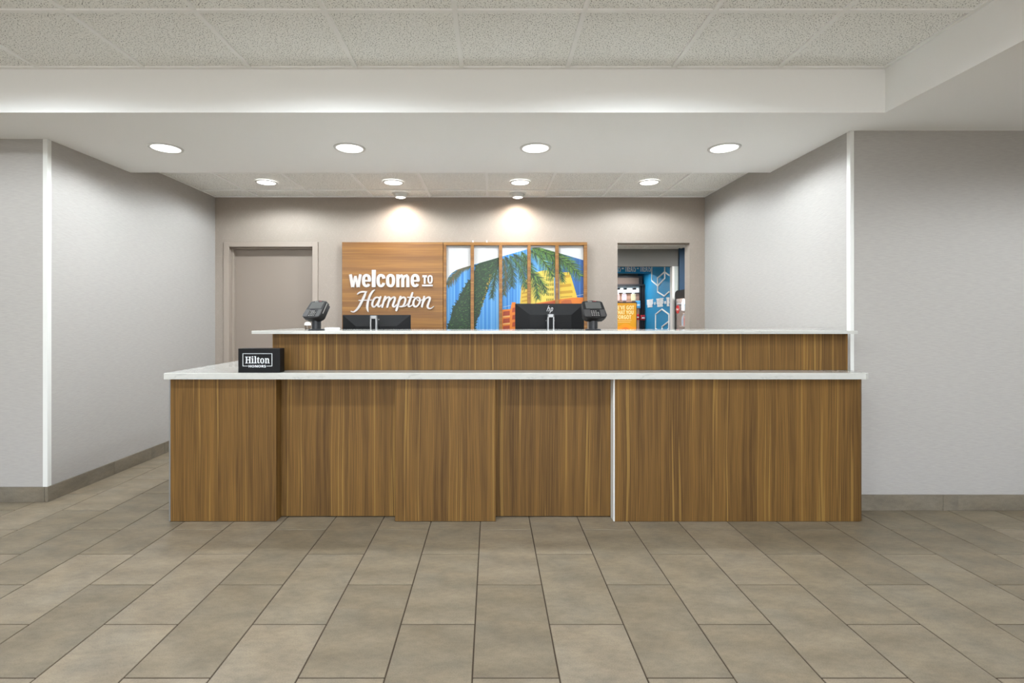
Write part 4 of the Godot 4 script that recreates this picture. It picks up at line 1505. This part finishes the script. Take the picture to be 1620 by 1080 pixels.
	for p in odd:
		var t := thing(p[7], p[5], p[6], Vector3(p[0], p[1], -(BKD - 0.10)))
		m = MB.new()
		var a: float = p[2]
		var b: float = p[3]
		m.prism(PackedVector2Array([Vector2(-a / 2, 0), Vector2(a / 2, 0), Vector2(a * 0.54, b * 0.5), Vector2(a / 2, b), Vector2(-a / 2, b), Vector2(-a * 0.54, b * 0.5)]), -0.02, 0.02, 0.012)
		obj("bag", m, mat(p[4], 0.4), t, true)
		m = MB.new()
		m.box(Vector3(-a * 0.36, b * 0.32, 0.0195), Vector3(a * 0.36, b * 0.55, 0.0215), 0.0008)
		obj("label", m, M.white, t, true)
		m = MB.new()
		m.tube([Vector3(0, b * 0.9, -0.047), Vector3(0, b * 0.9, -0.018)], 0.004, 6)
		obj("hook", m, M.steel, t, true)
	# yellow poster on its stand
	var ps := thing("poster_stand", "yellow poster with cream capitals in a thin dark stand", "poster", Vector3(2.38, 0, -8.9))
	m = MB.new()
	m.blk(2.14, 2.60, 0.85, 1.54, 8.9, 8.93, 0.003)
	m.blk(2.33, 2.41, 0.02, 0.85, 8.9, 8.93, 0.003)
	m.blk(2.20, 2.54, 0.0, 0.02, 8.78, 9.05, 0.004)
	obj("stand_frame", m, dark, ps)
	var yl := mat(Color.WHITE, 0.5)
	yl.albedo_texture = tex(96, 144, func(x, y):
		var k: float = y / 144.0
		var wave: float = 0.60 + 0.05 * sin(x * 0.09)
		var c := rgb(214, 150, 8)
		if k > wave: c = rgb(242, 150, 24)
		if k > wave + 0.10: c = rgb(236, 120, 30)
		if k > wave + 0.2: c = rgb(226, 92, 30)
		return c)
	yl.uv1_scale = Vector3(1, 1, 1)
	yl.texture_repeat = false
	m = MB.new()
	var q0 := [Vector3(2.155, 1.525, -8.897), Vector3(2.585, 1.525, -8.897), Vector3(2.585, 0.865, -8.897), Vector3(2.155, 0.865, -8.897)]
	m.tri(q0[0], q0[1], q0[2], Vector3.BACK, Vector3.BACK, Vector3.BACK, Vector2(0, 0), Vector2(1, 0), Vector2(1, 1))
	m.tri(q0[0], q0[2], q0[3], Vector3.BACK, Vector3.BACK, Vector3.BACK, Vector2(0, 0), Vector2(1, 1), Vector2(0, 1))
	var poster := obj("poster", m, yl, ps)
	var cream := mat(rgb(255, 232, 170), 0.6)
	var lines := [["WE'VE GOT", 1.445, 0.36], ["WHAT YOU", 1.36, 0.34], ["FORGOT", 1.275, 0.26]]
	for l in lines:
		lettering("lettering", l[0], "Droid Sans", 700, 0.068, 0.002, l[2], Vector3(2.365, l[1], -8.895) - ps.position, cream, ps)
	m = MB.new()
	m.blk(2.24, 2.50, 1.213, 1.217, 8.8945, 8.8975)
	m.blk(2.26, 2.48, 1.183, 1.187, 8.8945, 8.8975)
	obj("print_line", m, cream, ps)
	# drinks cooler
	var ck := thing("drinks_cooler", "black glass-fronted drinks cooler with a rounded top at the right of the shop", "drinks cooler", Vector3(3.275, 0, -7.95), -PI / 2)
	m = MB.new()
	var oc := PackedVector2Array([Vector2(-0.36, 0.0), Vector2(0.36, 0.0), Vector2(0.36, 1.66), Vector2(0.30, 1.71), Vector2(-0.28, 1.71), Vector2(-0.34, 1.69), Vector2(-0.36, 1.65)])
	m.prism(oc, -0.25, -0.22, 0.0)
	m.box(Vector3(-0.36, 0.0, -0.22), Vector3(-0.325, 1.66, 0.20))
	m.box(Vector3(0.325, 0.0, -0.22), Vector3(0.36, 1.66, 0.20))
	m.box(Vector3(-0.325, 0.0, -0.22), Vector3(0.325, 0.25, 0.20))
	obj("cabinet", m, M.black, ck, true)
	m = MB.new()
	m.prism(PackedVector2Array([Vector2(-0.36, 1.60), Vector2(0.36, 1.60), Vector2(0.36, 1.66), Vector2(0.30, 1.71), Vector2(-0.28, 1.71), Vector2(-0.34, 1.69), Vector2(-0.36, 1.65)]), -0.22, 0.22, 0.004)
	obj("canopy", m, M.black, ck, true)
	m = MB.new()
	m.box(Vector3(-0.325, 0.25, -0.219), Vector3(0.325, 1.60, -0.205))
	obj("liner", m, M.white, ck, true)
	for y in [0.55, 0.85, 1.13, 1.38]:
		m = MB.new()
		m.box(Vector3(-0.322, y - 0.012, -0.20), Vector3(0.322, y, 0.16), 0.002)
		obj("shelf", m, M.silver, ck, true)
	m = MB.new()
	m.box(Vector3(-0.30, 1.588, 0.15), Vector3(0.30, 1.5985, 0.19), 0.002)
	obj("lamp", m, M.glow, ck, true)
	var cl := AreaLight3D.new()
	cl.name = "cooler_light"
	cl.area_size = Vector2(0.58, 0.03)
	cl.light_energy = 0.25
	cl.shadow_enabled = true
	cl.area_range = 3.0
	cl.rotation.x = -PI / 2 + 0.3
	cl.position = Vector3(0, 1.583, 0.17)
	ck.add_child(cl)
	var gl := mat(Color(1, 1, 1, 0.08), 0.03)
	gl.transparency = BaseMaterial3D.TRANSPARENCY_ALPHA
	m = MB.new()
	m.box(Vector3(-0.33, 0.25, 0.205), Vector3(-0.305, 1.60, 0.225), 0.002)
	m.box(Vector3(0.305, 0.25, 0.205), Vector3(0.33, 1.60, 0.225), 0.002)
	m.box(Vector3(-0.305, 0.25, 0.205), Vector3(0.305, 0.28, 0.225), 0.002)
	m.box(Vector3(-0.305, 1.575, 0.205), Vector3(0.305, 1.60, 0.225), 0.002)
	var dr := obj("door", m, M.dark_plastic, ck, true)
	m = MB.new()
	m.box(Vector3(-0.305, 0.28, 0.211), Vector3(0.305, 1.575, 0.217))
	obj("pane", m, gl, dr, true)
	m = MB.new()
	m.xf = Transform3D(Basis(Vector3.RIGHT, PI / 2), Vector3(-0.235, 1.40, 0.217))
	m.lathe([[0.0, 0.004], [0.068, 0.004], [0.07, 0.0]], 28)
	obj("logo", m, mat(rgb(200, 26, 34), 0.4), dr, true)
	m = MB.new()
	m.stroke([[-0.285, 1.39, 0.006], [-0.255, 1.41, 0.009], [-0.225, 1.39, 0.009], [-0.185, 1.41, 0.006]], 0.220, 0.2225)
	obj("lettering", m, M.white, dr, true)
	# bottles and cans in the cooler, those that the passage shows
	var cols := [rgb(196, 30, 36), rgb(230, 236, 240), rgb(60, 150, 210), rgb(210, 60, 60), rgb(240, 240, 238), rgb(120, 180, 220)]
	var names := ["red", "white", "blue", "rust red", "milky white", "pale blue"]
	var rows := [[0.85, "lower"], [1.13, "middle"], [1.38, "upper"]]
	var i := 0
	for r in rows:
		for k in 3:
			var cc: Color = cols[(i * 5 + k) % 6]
			var nm: String = names[(i * 5 + k) % 6]
			var place: String = ["next to the door edge", "second from the door edge", "third from the door edge"][k]
			var t := thing("bottle", "%s labelled drink bottle on the %s cooler shelf, %s" % [nm, r[1], place], "bottle", Vector3(3.275 - 0.10, r[0], -7.95 - 0.28 + k * 0.085), -PI / 2, "drink bottles in the cooler")
			var s := 0.90 if r[0] > 1.3 else 1.0
			m = MB.new()
			m.lathe([[0.0, 0.0], [0.033, 0.0], [0.035, 0.004], [0.035, 0.13 * s], [0.028, 0.155 * s], [0.014, 0.185 * s], [0.013, 0.195 * s], [0.0, 0.195 * s]], 16)
			obj("bottle_body", m, mat(cc.lerp(Color.WHITE, 0.35), 0.2), t, true)
			m = MB.new()
			m.lathe([[0.0355, 0.035 * s], [0.0358, 0.036 * s], [0.0358, 0.115 * s], [0.0355, 0.116 * s]], 16)
			obj("label", m, mat(cc, 0.4), t, true)
			m = MB.new()
			m.lathe([[0.0155, 0.195 * s], [0.0155, 0.212 * s], [0.0, 0.213 * s]], 14)
			obj("cap", m, M.white, t, true)
		i += 1
